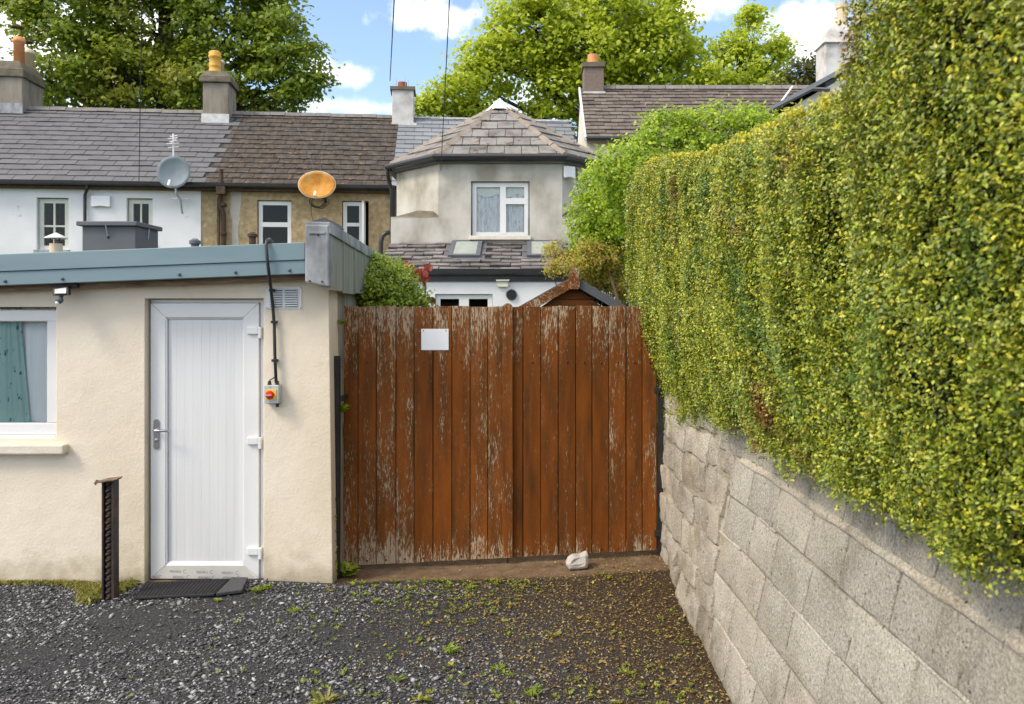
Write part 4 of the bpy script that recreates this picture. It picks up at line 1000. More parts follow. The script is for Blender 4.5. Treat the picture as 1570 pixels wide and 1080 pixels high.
# ---- window with sill
YW = YS + .05
iw = INV[ob]
wl = iw @ Vector((W0, YW, WB)); wh = iw @ Vector((W1, YW, WT))
wf = .088
w = window(ob, wl.x + .012, wh.x - .012, PZ(667, YW), wh.z - .02, .05, fr=wf, sill=False, room=False, depth=.07)
w.modifiers.new('bevel', 'BEVEL').width = .006
MB().box(W0 - .2, PX(98, YS - .06), YS - .075, YS + .06, PZ(698, YS - .07), PZ(683, YS - .07)).build('sill', MT['cream_paint'], w, bev=.012, disp=(.008, 9))
MB().box(W0, W1 - .01, YS + .012, YS + .09, PZ(682, YS), PZ(668.5, YS)).build('sill_board', MT['white_pvc'], w, bev=.004)
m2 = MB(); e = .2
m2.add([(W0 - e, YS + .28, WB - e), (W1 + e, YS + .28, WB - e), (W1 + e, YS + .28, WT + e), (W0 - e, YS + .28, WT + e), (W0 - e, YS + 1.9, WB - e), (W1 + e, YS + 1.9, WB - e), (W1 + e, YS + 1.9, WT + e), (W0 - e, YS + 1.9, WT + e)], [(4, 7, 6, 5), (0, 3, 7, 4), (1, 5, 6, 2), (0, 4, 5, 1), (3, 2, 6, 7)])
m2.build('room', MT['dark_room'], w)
# curtains behind the pane
def drape(name, label, mat, xa_t, xb_t, xa_b, xb_b, y, folds, amp, z0, z1, cat='curtain'):
    nu, nv = 48, 12; vs = []; fs = []
    for j in range(nv + 1):
        t = j / nv; z = z1 + (z0 - z1) * t
        for i in range(nu + 1):
            s = i / nu; x = (xa_t + (xb_t - xa_t) * s) * (1 - t) + (xa_b + (xb_b - xa_b) * s) * t
            vs.append((x, y + amp * math.sin(s * folds * 6.283 + .4 * math.sin(t * 3)) + amp * .4 * math.sin(s * folds * 15 + 1), z))
    for j in range(nv):
        for i in range(nu): a = j * (nu + 1) + i; fs.append((a, a + 1, a + nu + 2, a + nu + 1))
    o = MB().add(vs, fs).build(name, mat, smooth=True); top(o, label, cat); m = o.modifiers.new('solid', 'SOLIDIFY'); m.thickness = .004; return o
zc0, zc1 = PZ(672, YS + .2) , WT + .05
drape('curtain', 'teal patterned curtain behind the outbuilding window pane', MT['curtain_teal'], PX(14, 6.3), PX(42, 6.3), PX(8, 6.3), PX(62, 6.3), YS + .128, 2.5, .007, zc0, zc1)
drape('net_curtain', 'white sheer curtain filling the outbuilding window behind the teal one', MT['curtain_white'], PX(-160, 6.4), PX(110, 6.4), PX(-160, 6.4), PX(110, 6.4), YS + .15, 14, .009, zc0, zc1)

# ---- things fixed to the outbuilding
fl = root('floodlight', 'small black floodlight with motion sensor fixed under the metal fascia', 'light', (PX(91, 5.98), 5.98, PZ(462, 5.98)))
fy = 5.9
q = [(PX(75, fy), PZ(438.5, fy)), (PX(101, fy), PZ(437.5, fy)), (PX(106, fy), PZ(453, fy)), (PX(81, fy), PZ(453.5, fy))]
MB().prism([(x, fy + .03 * (i < 2), z) for i, (x, z) in enumerate(q)][::-1], (0, .03, 0)).build('housing', MT['black_metal'], fl, bev=.006)
qi = [(PX(81, fy), PZ(441.5, fy)), (PX(98.5, fy), PZ(440, fy)), (PX(101.5, fy), PZ(450, fy)), (PX(84, fy), PZ(450.3, fy))]
MB().prism([(x, fy - .004 + .03 * (i < 2), z) for i, (x, z) in enumerate(qi)][::-1], (0, .01, 0)).build('lens', MT['lens'], fl)
MB().tube([(PX(92, fy), fy + .02, PZ(453, fy)), (PX(91, fy), fy + .01, PZ(458, fy))], .014, 8).build('sensor_neck', MT['black_metal'], fl)
MB().lathe((PX(90, fy), fy + .01, PZ(466, fy)), [(.008, 0), (.018, .006), (.027, .02), (.026, .035), (.015, .045)], 14).build('sensor', MT['box_grey'], fl, smooth=True)
MB().lathe((PX(88.5, fy), fy - .002, PZ(464.5, fy)), [(.014, 0), (.012, .01), (.004, .014)], 10, 'y').build('sensor_lens', MT['white'], fl)
MB().box(PX(90, fy), PX(112, fy), fy + .05, fy + .1, PZ(440, fy), PZ(435.5, fy)).build('bracket', MT['black_metal'], fl)

vg = root('wall_vent', 'white louvred vent on the cream wall above the red switch', 'vent', (PX(436, YS), YS, PZ(474, YS)))
va, vb, vc, vd = PX(408, YS), PX(463, YS), PZ(474, YS), PZ(440, YS)
MB().box(va, vb, YS - .006, YS + .01, vc, vd).build('plate', MT['white_pvc'], vg, bev=.002)
vm = (va + vb) / 2
for c0, c1 in ((va + .03, vm - .008), (vm + .008, vb - .03)):
    for k in range(8):
        z = vc + .018 + k * .0172
        MB().prism([(c0, YS - .007, z), (c0, YS - .022, z + .002), (c0, YS - .007, z + .011)], (c1 - c0, 0, 0)).build('slat', MT['white'], vg)
        MB().box(c0 + .002, c1 - .002, YS - .0075, YS - .0065, z - .0035, z - .0005).build('slot_shade', MT['hole'], vg)  # black strip on the solid plate, standing in for shade between louvres
for (x, z) in ((va + .008, vc + .008), (vb - .008, vc + .008), (va + .008, vd - .008), (vb - .008, vd - .008)): MB().lathe((x, YS - .006, z), [(.004, 0), (.003, .003)], 6, 'y').build('screw', MT['black_metal'], vg)

sw = root('isolator_switch', 'grey isolator box with red rotary switch on yellow plate beside the white door', 'switch', (PX(416, YS), YS, PZ(622, YS)))
ya = YS - .07
MB().box(PX(404.5, ya), PX(427.5, ya), ya, YS, PZ(619, ya), PZ(591, ya)).build('box', MT['switch_grey'], sw, bev=.006)
MB().box(PX(407.5, ya), PX(424, ya), ya - .004, ya + .002, PZ(613, ya), PZ(597.5, ya)).build('plate', MT['yellow'], sw, bev=.001)
sx, sz = PX(414, ya), PZ(605.5, ya)
kn = MB().lathe((sx, ya - .004, sz), [(.031, 0), (.031, .012), (.026, .018), (.004, .019)], 20, 'y'); kn.box(sx - .026, sx + .026, ya - .04, ya - .02, sz - .0075, sz + .0075); kn.build('knob', MT['red'], sw, bev=.002)
text('lettering', 'RCH-', .021, (sx, ya - .0412, sz), MT['white'], sw)
for px in (411, 423): MB().lathe((PX(px, ya), YS - .035, PZ(591, ya) - .004), [(.016, 0), (.016, .012), (.012, .014), (.012, .03), (.007, .034)], 10).build('gland', MT['black_pvc'], sw)
MB().lathe((PX(423, ya), YS - .035, PZ(625, ya)), [(.012, 0), (.013, .03)], 10).build('plug', MT['black_pvc'], sw)
for py in (594, 616): MB().lathe((PX(414, ya), ya - .001, PZ(py, ya)), [(.004, 0), (.003, .003)], 6, 'y').build('screw', MT['black_metal'], sw)
cb = root('cable', 'thick black cable running down the cream wall from roof edge to red switch', 'cable', (PX(420, YS), YS, PZ(585, YS)))
yc = YS - .03
pth = [P(417, 371, 6.15), P(413, 367, 6.0), P(409, 369, 5.88), P(408, 376, 5.86), P(410, 400, 5.865), P(413, 424, 5.87), P(415.5, 445, 6.0), P(418, 466, yc), P(420.5, 500, yc), P(421.5, 545, yc), P(423.4, 588, YS - .036)]
MB().tube(pth, .0115, 10).build('sheath', MT['black_pvc'], cb, smooth=True)
MB().tube([P(423, 577, yc), P(419, 580, yc), P(414, 583, yc), P(411, 588, YS - .035)], .005, 8).build('branch', MT['black_pvc'], cb, smooth=True)
for (px, py) in ((417, 445), (420, 494), (421, 553)): MB().box(PX(px - 4, yc), PX(px + 4, yc), yc - .016, YS, PZ(py + 2, yc), PZ(py - 2, yc)).build('clip', MT['black_metal'], cb, bev=.002)

# ---- on the outbuilding roof
bx = root('roof_box', 'dark grey lidded box standing on the outbuilding roof', 'box', (PX(165, 9), 9, 2.3))
x0, x1 = PX(126, 9), PX(208, 9)
MB().hexa([(x0, 9.0, 2.33), (x1, 9.0, 2.33), (x1, 9.55, 2.33), (x0, 9.55, 2.33), (x0, 9.0, PZ(347, 9)), (x1, 9.0, PZ(347, 9)), (x1, 9.55, PZ(347, 9)), (x0, 9.55, PZ(347, 9))]).build('body', MT['box_grey'], bx, bev=.008)
MB().box(x0 - .045, x1 + .03, 8.955, 9.6, PZ(347, 9) + .001, PZ(340, 9)).build('lid', MT['box_grey'], bx, bev=.008)
for (pa, pb) in (((x0 + x1) / 2, 8.994), ):
    MB().tube([(pa - .01, 8.95, PZ(346, 9)), (pa - .01, pb, PZ(363, 9))], .006, 5).build('clip', MT['steel'], bx)
    MB().lathe((pa - .01, 9.0, PZ(364, 9)), [(.014, 0), (.01, .012)], 8, 'y').build('catch', MT['black_metal'], bx)
MB().tube([(x1 + .02, 9.28, PZ(346, 9)), (x1 + .006, 9.28, PZ(364, 9))], .006, 5).build('clip', MT['steel'], bx)
fc = root('flue_cowl', 'small flue with pale conical cowl on the outbuilding roof', 'flue', (PX(86, 8), 8, 2.3))
u = PX(86, 8)
MB().lathe((u, 8, 2.32), [(.058, 0), (.058, PZ(374, 8) - 2.32)], 14).build('pipe', MT['pot_cream'], fc)
MB().lathe((u, 8, PZ(366, 8)), [(.105, 0), (.10, .01), (.012, .055), (.004, .057)], 18).build('cowl', MT['flash_white'], fc)
m = MB()
for s in (-.045, 0, .045): m.tube([(u + s, 8 - .02, PZ(376, 8)), (u + s, 8 - .02, PZ(366, 8))], .006, 5)
m.build('stays', MT['iron_brown'], fc)
for (px, py0, py1, Y, mt, lab) in ((299, 376, 366, 7.4, 'box_grey', 'small dark capped vent pipe on the roof near the boundary of the white house'), (387, 376, 356, 8.4, 'iron_brown', 'rusty brown capped pipe on the roof below the pebbledash house window')):
    vp = root('roof_vent', lab, 'vent', (PX(px, Y), Y, 2.3)); x = PX(px, Y); h = PZ(py1, Y)
    MB().lathe((x, Y, 2.32), [(.035, 0), (.035, h - 2.32 - .03)], 12).build('pipe', MT[mt], vp)
    MB().lathe((x, Y, h - .055), [(.036, 0), (.05, .006), (.05, .035), (.036, .042), (.02, .055)], 12).build('cap', MT[mt], vp)

# ================================================================== satellite dishes, alarm boxes, aerial, wires
def dish(name, label, px, py, rx, rz, v, mat, rim, tilt=.0, armp=None):
    Y = (TM @ Vector((tu(px, v), v, 0))).y; c = P(px, py, Y); k = Y / F
    d = root(name, label, 'dish', (c.x, c.y, c.z - rz * k), TH)
    iv = INV[d]; cl = iv @ c
    RX, RZ = rx * k, rz * k; n = 36; rings = 6; vs = [(cl.x, cl.y + .10, cl.z)]; fs = []
    for i in range(1, rings + 1):
        t = i / rings
        for j in range(n): q = 6.2832 * j / n; vs.append((cl.x + RX * t * math.cos(q), cl.y + .09 * (1 - t * t) + .05 * t * math.sin(q), cl.z + RZ * t * math.sin(q)))
    for j in range(n): fs.append((0, 1 + (j + 1) % n, 1 + j))
    for i in range(rings - 1):
        for j in range(n): a = 1 + i * n; fs.append((a + j, a + (j + 1) % n, a + n + (j + 1) % n, a + n + j))
    rf = MB().add(vs, fs).build('reflector', MT[mat], d, True, True)
    m = rf.modifiers.new('s', 'SOLIDIFY'); m.thickness = .012
    a = 1 + (rings - 1) * n
    MB().tube([vs[a + j] for j in range(n)] + [vs[a]], .012, 6, False).build('rim', MT[rim], d, True, True)
    MB().tube([(cl.x, cl.y + .12, cl.z - .1), (cl.x, cl.y - .02, cl.z - RZ * .9), (cl.x, cl.y - .32, cl.z - RZ * 1.0)], .012, 6).build('arm', MT['steel'], d, True)
    MB().tube([(cl.x, cl.y - .38, cl.z - RZ * .98), (cl.x, cl.y - .28, cl.z - RZ * .62)], [.035, .028], 10).build('receiver', MT['white'], d, True)
    return d, cl, RX, RZ
d, cl, RX, RZ = dish('satellite_dish', 'round blue-grey satellite dish on the white house', 266, 264, 24.5, 25, -.55, 'dish_grey', 'dish_grey')
m = MB().tube([(cl.x, cl.y + .1, cl.z - .1), (cl.x + .03, cl.y + .12, cl.z - RZ - .12), (cl.x + .1, cl.y + .2, cl.z - RZ - .25), (cl.x + .12, cl.y + .3, cl.z - RZ - .6)], .028, 8)
m.box(cl.x - .15, cl.x + .3, cl.y + .28, cl.y + .33, cl.z - RZ - .24, cl.z - RZ - .2); m.build('mast', MT['steel'], d, True)
d, cl, RX, RZ = dish('satellite_dish', 'oval rusty orange satellite dish on the pebbledash house', 486, 283.5, 28, 21, -.55, 'dish_rust', 'dish_rim')
m = MB().tube([(cl.x, cl.y + .1, cl.z - .1), (cl.x, cl.y + .34, cl.z - .2)], .025, 8); m.build('mount', MT['steel'], d, True)
rg = random.Random(3); m = MB()
for k in range(7):
    r = rg.uniform(.13, .23); ox = rg.uniform(-.05, .05); oz = rg.uniform(-.05, .03)
    m.tube([(cl.x + ox + r * math.cos(t), cl.y + .2 + rg.uniform(-.03, .1), cl.z - RZ - .05 + oz + r * .75 * math.sin(t)) for t in [6.283 * i / 16 for i in range(17)]], .0075, 5, False)
m.tube([(cl.x - .18, cl.y + .25, cl.z - RZ - .1), (cl.x - .2, cl.y + .33, cl.z - RZ - .35), (cl.x - .12, cl.y + .33, cl.z - RZ - .6)], .0075, 5)
m.build('cable_coil', MT['wire'], d, True, True)
iv = INV[d]
for (px, py) in ((446, 178), (508, 181)):
    e = TM @ Vector((tu(px, RUN - .2), RUN - .2, RIDGE_W + .0))
    mid = (iv @ e)
    m = MB(); m.tube([mid + Vector((0, -.02, .0)), Vector((cl.x + (mid.x - cl.x) * .35, cl.y + 1.2 + .2, cl.z + RZ * .5 + 1.0)), (cl.x + (.05 if px > 480 else -.05), cl.y + .1, cl.z + RZ * .8)], .004, 4)
    m.build('cable', MT['box_grey'], d, True)

def alarm(label, px0, px1, py0, py1, Y, rz, v=None):
    if v is not None: Y = (TM @ Vector((tu((px0 + px1) / 2, v), v, 0))).y
    a, b = P(px0, py1, Y), P(px1, py0, Y); r = root('alarm_box', label, 'alarm box', ((a.x + b.x) / 2, Y, a.z), rz, 'alarm boxes')
    w, h = (b.x - a.x) / 2, b.z - a.z
    vs = [(-w, 0, .02), (-w * .8, 0, 0)] + [(-w * .8 + 1.6 * w * i / 8, 0, .022 * math.sin(math.pi * i / 8)) for i in range(1, 8)] + [(w * .8, 0, 0), (w, 0, .02), (w * .98, 0, h), (-w * .98, 0, h)]
    MB().prism(vs[::-1], (0, -.07, 0)).build('cover', MT['white'], r, True, bev=.012)
    MB().box(-w * .9, w * .9, .001, .05, .04, h * .9).build('back_plate', MT['dish_grey'], r, True)
alarm('white alarm box on the white house between its two windows', 141.5, 169.5, 301, 318, 0, TH, -.02)
alarm('white alarm box high on the grey bay beside the climbing plant', 863, 881, 256, 274, BY + .02, R(20))
ae = root('aerial', 'small white television aerial above the blue-grey dish', 'aerial', P(266, 238, 20.3))
b = P(266, 240, 20.3)
MB().tube([b, P(265.5, 205, 20.3)], .018, 6).build('mast', MT['white'], ae)
for k, py in enumerate((209, 213, 217, 221, 226)):
    h = P(266, py, 20.3); l = (.09, .12, .1, .16, .13)[k]
    MB().tube([h + Vector((-l, -.05 * (k % 2), -.01)), h + Vector((l, -.05 * (k % 2), .01))], .01, 5).build('element', MT['white'], ae)
MB().tube([P(262, 220, 20.3), P(270, 214, 20.0)], .012, 5).build('boom', MT['white'], ae)

def wire(label, a, b, r=.008, sag=.25, ext=1.6):
    a, b = Vector(a), Vector(b); pts = []
    for i in range(25):
        t = i / 24 * ext; p = a.lerp(b, t); p.z -= sag * (math.sin(math.pi * min(1, t / ext)) - 0) ; pts.append(p)
    o = MB().tube(pts, r, 5).build('overhead_wire', MT['wire']); top(o, label, 'wire', 'overhead wires')
wire('thin wire crossing the slate roof of the white house', P(213, 284, 20.4), P(218, -20, 12), .009, .0, 2.2)
wire('overhead wire rising from the white chimney', P(598, 124, 22.5), P(605, -10, 13), .012, .0, 1.9)
wire('overhead wire rising from the left corner of the bay roof', P(676, 262, 17.3), P(690, -15, 10), .008, .0, 2.0)

# ================================================================== double gate
gz0 = lambda px: PZ(868 - 25 * (px - 528) / 480, GATE_Y)
GT = PZ(470.5, GATE_Y)
def plank(parent, pa, pb, seed):
    rg = random.Random(seed); xa, xb = PX(pa, GATE_Y) + .0015, PX(pb, GATE_Y) - .0015
    t0, t1 = GT + rg.uniform(-.004, .006), GT + rg.uniform(-.004, .006); yo = rg.uniform(-.002, .002)
    mid = (xa + xb) / 2; g_ = .005
    n = 3; xs_ = [xa, xa + g_, mid, xb - g_, xb]; dy = [.007, 0, -.0015, 0, .007]
    vs = []
    for x, d in zip(xs_, dy): vs.append((x, GATE_Y + yo + d, gz0(x * F / GATE_Y + CX) + rg.uniform(-.003, .003)))
    for x, d in zip(xs_, dy): vs.append((x, GATE_Y + yo + d, t0 + (t1 - t0) * (x - xa) / (xb - xa) + rg.uniform(-.003, .003)))
    b = len(vs); vs += [(x, GATE_Y + .022, z) for (x, y, z) in (vs[0], vs[4], vs[5], vs[9])]
    for q_, dx_ in ((b, -.004), (b + 1, .004), (b + 2, -.004), (b + 3, .004)): vs[q_] = (vs[q_][0] + dx_, vs[q_][1] + yo * 2, vs[q_][2])
    fs = [(i, i + 1, i + 6, i + 5) for i in range(4)] + [(0, 5, b + 2, b), (4, b + 1, b + 3, 9), (b, b + 2, b + 3, b + 1), (5, 6, 7, 8, 9, b + 3, b + 2), (0, b, b + 1, 4, 3, 2, 1)]
    return MB().add(vs, fs).build('plank', MT['gate_wood'], parent)
LEFT = [526.5, 548.5, 577, 607, 635, 664, 693, 721, 748, 776]
RIGHT = [785, 802, 829.5, 856, 883, 908, 934, 960, 985, 1007.5]
dome = MB().lathe((0, 0, 0), [(.009, 0), (.008, .004), (.003, .007)], 8, 'y').mesh('bolt', MT['iron_brown'])
for li, (L, lab) in enumerate(((LEFT, 'left leaf of the flaking brown timber gate, with white plate and cover strip'), (RIGHT, 'right leaf of the flaking brown timber gate, beside the block wall'))):
    gt = root('gate_leaf', lab, 'gate', (PX((L[0] + L[-1]) / 2, GATE_Y), GATE_Y, .05), 0, 'leaves of the double gate')
    for k in range(len(L) - 1):
        plank(gt, L[k], L[k + 1], 100 * li + k)
        xm = PX((L[k] + L[k + 1]) / 2, GATE_Y)
        for z in (PZ(555 + (k % 3) * .6, GATE_Y), gz0((L[k] + L[k + 1]) / 2) + .03):
            o = link('bolt', dome, None, gt); o.location = INV[gt] @ Vector((xm, GATE_Y - .0015, z))
    xa, xb = PX(L[0], GATE_Y), PX(L[-1], GATE_Y)
    for z in (.22, 1.02, 1.62): MB().box(xa + .01, xb - .01, GATE_Y + .023, GATE_Y + .07, z, z + .1).build('rail', MT['gate_wood'], gt)
    if li == 0:
        xa, xb = PX(770.5, GATE_Y), PX(786.5, GATE_Y); zt_ = PZ(465, GATE_Y)
        n = 8; r = (xb - xa) / 2
        ps = [(xa, gz0(776) + .0), (xb, gz0(785))] + [((xa + xb) / 2 + r * math.cos(math.pi * i / n), zt_ - r + r * math.sin(math.pi * i / n)) for i in range(n + 1)]
        MB().prism([(x, GATE_Y - .03, z) for x, z in ps][::-1], (0, .027, 0)).build('cover_strip', MT['gate_wood'], gt, bev=.006)
        MB().box(PX(778, GATE_Y) - .006, PX(778, GATE_Y) + .006, GATE_Y + .03, GATE_Y + .042, -.04, .3).build('drop_bolt', MT['black_metal'], gt)
    else:
        for py in (598, 818):
            z = PZ(py, GATE_Y); MB().box(PX(1003, GATE_Y), PX(1016, GATE_Y), GATE_Y - .012, GATE_Y + .03, z - .025, z + .025).build('hinge', MT['black_metal'], gt, bev=.004)
pl = root('plate', 'blank white plate screwed to the left gate leaf', 'plate', (PX(667, GATE_Y), GATE_Y - .006, PZ(537, GATE_Y)))
MB().box(PX(646, GATE_Y), PX(688, GATE_Y), GATE_Y - .0075, GATE_Y - .0035, PZ(537, GATE_Y), PZ(504.5, GATE_Y)).build('sheet', MT['white'], pl, bev=.001)
for px in (649.5, 684): MB().lathe((PX(px, GATE_Y), GATE_Y - .0075, PZ(507.3, GATE_Y)), [(.005, 0), (.004, .003)], 8, 'y').build('screw', MT['black_metal'], pl)
po = root('gate_post', 'black steel gate post beside the corner of the cream wall', 'post', (PX(516, 6.22), 6.22, -.05), 0, 'gate posts')
x0, x1 = PX(511.5, 6.22), PX(521, 6.22)
MB().box(x0, x1, 6.2, 6.25, -.06, PZ(546, 6.22)).build('shaft', MT['black_metal'], po, bev=.003)
m = MB().box(x0 - .03, x0 - .001, 6.19, 6.23, PZ(582, 6.2), PZ(567, 6.2)); m.box(x1 + .001, x1 + .022, 6.22, 6.4, PZ(616, 6.2), PZ(608, 6.2)); m.build('lug', MT['black_metal'], po)
MB().tube([(x0 - .004, 6.195, PZ(560, 6.2)), (x1 + .004, 6.195, PZ(561, 6.2)), (x1 + .02, 6.2, PZ(563, 6.2))], .003, 5).build('wire_tie', MT['wire'], po)
po = root('gate_post', 'black steel gate post between the right gate leaf and the block wall', 'post', (PX(1013, GATE_Y), GATE_Y, 0), 0, 'gate posts')
MB().box(PX(1009.5, GATE_Y), PX(1017, GATE_Y), GATE_Y + .01, GATE_Y + .06, -.05, 2.0).build('shaft', MT['black_metal'], po, bev=.003)

# ================================================================== battered block wall
def lean(y): return .18 - .15 * float(sm(4.2, 6.2, y))
def WX(y, z): return 1.05 + lean(y) * z
bw_ = root('block_wall', 'old grey concrete block retaining wall under the tall hedge', 'wall', (1.2, 4, 0))
MT['block'] = None
def mk_block(name, cols, lich):
    m, nt, bs, out = newmat(name); N = NT(nt)
    c = N.ramp(N.noise(N.pos(), 3.2, 7, .6), [(.28, cols[0]), (.5, cols[1]), (.72, cols[2])])
    grit = N.ramp(N.noise(N.pos(), 95, 4, .7), [(.35, .62), (.5, 1.0), (.66, 1.35)])
    c = N.mix(1.0, c, grit, 'MULTIPLY')
    c = N.val(c, N.rng(N.orand(), 0, 1, .87, 1.1))
    lm_ = N.math('MULTIPLY', N.rng(N.noise(N.pos(), 48, 4, .7), .54, .60, 0, lich), N.rng(N.noise(N.pos(), 2.1, 4), .42, .60))
    c = N.mix(lm_, c, (.66, .65, .61))
    c = N.mix(N.rng(N.noise(N.pos(), 1.6, 5), .5, .7, 0, .5), c, (.50, .42, .30))
    c = N.mix(N.rng(N.noise(N.pos((1, 1, .6)), 4.3, 7, .7), .58, .72, 0, .6), c, (.20, .175, .13))
    c = N.mix(N.rng(N.noise(N.pos(), 42, 3, .6), .64, .69, 0, .75), c, (.10, .085, .065))
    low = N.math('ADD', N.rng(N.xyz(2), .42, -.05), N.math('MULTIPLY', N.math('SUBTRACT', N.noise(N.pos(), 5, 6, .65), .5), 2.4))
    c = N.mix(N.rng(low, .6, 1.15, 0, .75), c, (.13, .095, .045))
    N.put(bs.inputs['Base Color'], c); bs.inputs['Roughness'].default_value = .95; bs.inputs['Specular IOR Level'].default_value = .15
    h = N.math('ADD', N.math('MULTIPLY', N.noise(N.pos(), 70, 6, .7), 1.0), N.math('MULTIPLY', N.noise(N.pos(), 12, 5), .8))
    N.bump(bs, h, 1.0, .02)
    return m
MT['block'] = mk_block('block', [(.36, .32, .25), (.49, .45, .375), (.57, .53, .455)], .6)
MT['rubble'] = mk_block('rubble', [(.31, .265, .20), (.47, .42, .34), (.58, .53, .45)], .3)
MT['mortar'] = mk_block('mortar', [(.25, .21, .15), (.40, .345, .26), (.48, .43, .34)], .1)
MT['mortar_pale'] = mk_block('mortar_pale', [(.58, .50, .38), (.70, .62, .49), (.76, .69, .57)], .0)
ys_ = np.arange(.3, 6.75, .07); zs_ = np.linspace(-.1, 1.44, 24); vs = []; fs = []
for y in ys_:
    for z in zs_:
        p = Vector((0, y, z)); d = mnoise.noise(p * 6) * .006 + mnoise.noise(p * 22) * .004
        if y > 4.7: d += (mnoise.noise(p * 5) * .02) * float(sm(4.6, 5.1, y))
        vs.append((WX(y, z) + .008 + d * .7, y, z))
nz = len(zs_)
for i in range(len(ys_) - 1):
    for j in range(nz - 1): a = i * nz + j; fs.append((a, a + 1, a + nz + 1, a + nz))
core = MB().add(vs, fs)
core.hexa([(WX(.3, 0) + .1, .3, -.1), (2.0, .3, -.1), (2.0, 6.7, -.1), (1.15, 6.7, -.1), (1.42, .3, 1.43), (2.0, .3, 1.43), (2.0, 6.7, 1.43), (1.2, 6.7, 1.43)])
core.build('mortar', MT['mortar'], bw_, smooth=False)
def stone(ya, yb, za, zb, mat, name, rg, rough, bulge, nu=5, nv=4, skew=0.0, proud=.0):
    """one block: a dished front of nu x nv cells with worn edges, closed into the wall"""
    vs = []; fs = []; c = Vector((0, (ya + yb) / 2, (za + zb) / 2)); s0 = rg.uniform(0, 50)
    cor = [rg.uniform(-1, 1) * rough * 1.2 for _ in range(8)]
    ss = [0, .022] + [(k_ + 1) / (nu - 1) for k_ in range(nu - 2)] + [.978, 1]; ts = [0, .04] + [(k_ + 1) / (nv - 1) for k_ in range(nv - 2)] + [.96, 1]; nu = len(ss) - 1; nv = len(ts) - 1
    for i in range(nu + 1):
        for j in range(nv + 1):
            s, t = ss[i], ts[j]
            e = min(s, 1 - s) * (yb - ya); f_ = min(t, 1 - t) * (zb - za)
            y = ya + (yb - ya) * s + (cor[0] * (1 - s) * (1 - t) + cor[1] * s * (1 - t) + cor[2] * (1 - s) * t + cor[3] * s * t) + skew * (t - .5) * (zb - za)
            z = za + (zb - za) * t + (cor[4] * (1 - s) * (1 - t) + cor[5] * s * (1 - t) + cor[6] * (1 - s) * t + cor[7] * s * t)
            if 0 < i < nu: pass
            n = mnoise.noise(Vector((s0, y * 7, z * 7))) * rough * 1.3 + mnoise.noise(Vector((s0 + 9, y * 19, z * 19))) * rough * .6
            edge = max(0, 1 - min(e, f_) / .008)
            x = WX(y, z) + n + edge * .004 - bulge * (1 - (2 * s - 1) ** 2) * (1 - (2 * t - 1) ** 2) - proud
            vs.append((x, y, z))
    for i in range(nu):
        for j in range(nv): a = i * (nv + 1) + j; fs.append((a, a + 1, a + nv + 2, a + nv + 1))
    ring = [i * (nv + 1) for i in range(nu + 1)] + [nu * (nv + 1) + j for j in range(1, nv + 1)] + [i * (nv + 1) + nv for i in range(nu - 1, -1, -1)] + [j for j in range(nv - 1, 0, -1)]
    b = len(vs); vs += [(vs[k][0] + .06, vs[k][1], vs[k][2]) for k in ring]; n = len(ring)
    for k in range(n): fs.append((ring[k], ring[(k + 1) % n], b + (k + 1) % n, b + k))
    m = MB().add(vs, fs); iv = INV[bw_]; cc = Vector((WX(c.y, c.z), c.y, c.z))
    m.v = [tuple(Vector(p) - cc) for p in m.v]
    o = link(name, m.mesh(name, mat, False), None, bw_); o.location = iv @ cc
    o.data.polygons.foreach_set('use_smooth', [len(p.vertices) == 4 and k_ < nu * nv for k_, p in enumerate(o.data.polygons)])
    return o
JOINTS = []
MT['mortar_mid'] = mk_block('mortar_mid', [(.42, .37, .29), (.54, .49, .40), (.62, .57, .48)], .1)
rg = random.Random(12)
course = [-.02, .225, .455, .69, .92, 1.15, 1.405]
for r in range(6):
    y = .35 + rg.uniform(0, .35); lim = 4.55 + .25 * (r % 2) + rg.uniform(0, .15)
    while y < lim:
        L = min(rg.choice((.36, .40, .44, .44, .47, .30)), lim + .12 - y)
        if L < .16: break
        g_ = rg.uniform(.004, .007)
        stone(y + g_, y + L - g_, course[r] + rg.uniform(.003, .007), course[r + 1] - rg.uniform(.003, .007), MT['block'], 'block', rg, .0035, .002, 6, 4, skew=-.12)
        y += L; JOINTS.append((y, r))
# rubble at the gate end
zr = [-.03, .2, .36, .60, .80, 1.02, 1.22, 1.40]
for r in range(7):
    y = 4.72 + rg.uniform(-.02, .14)
    while y < 6.6:
        L = rg.uniform(.16, .38)
        stone(y + .008, y + L - .008, zr[r] + rg.uniform(.002, .02), zr[r + 1] - rg.uniform(.002, .02), MT['rubble'], 'stone', rg, .019, .003, 7, 5, proud=rg.uniform(-.014, .022))
        y += L
# the thick pale smear of mortar under the top course
vs = []; fs = []
ysm = np.arange(1.0, 4.75, .05)
for y in ysm:
    w1_ = .016 + .014 * (mnoise.noise(Vector((3, y * 5, 1))) + .6); c = 1.148 + .008 * mnoise.noise(Vector((8, y * 3, 2)))
    for z, d in ((c - w1_, .006), (c - w1_ * .4, -.013 - .003 * mnoise.noise(Vector((y * 11, 2, 1)))), (c + w1_ * .4, -.013 - .003 * mnoise.noise(Vector((y * 13, 5, 1)))), (c + w1_, .006)): vs.append((WX(y, z) + d, y, z))
for i in range(len(ysm) - 1):
    for j in range(3): a = 4 * i + j; fs.append((a, a + 1, a + 5, a + 4))
MB().add(vs, fs).build('mortar_smear', MT['mortar_pale'], bw_, smooth=True)
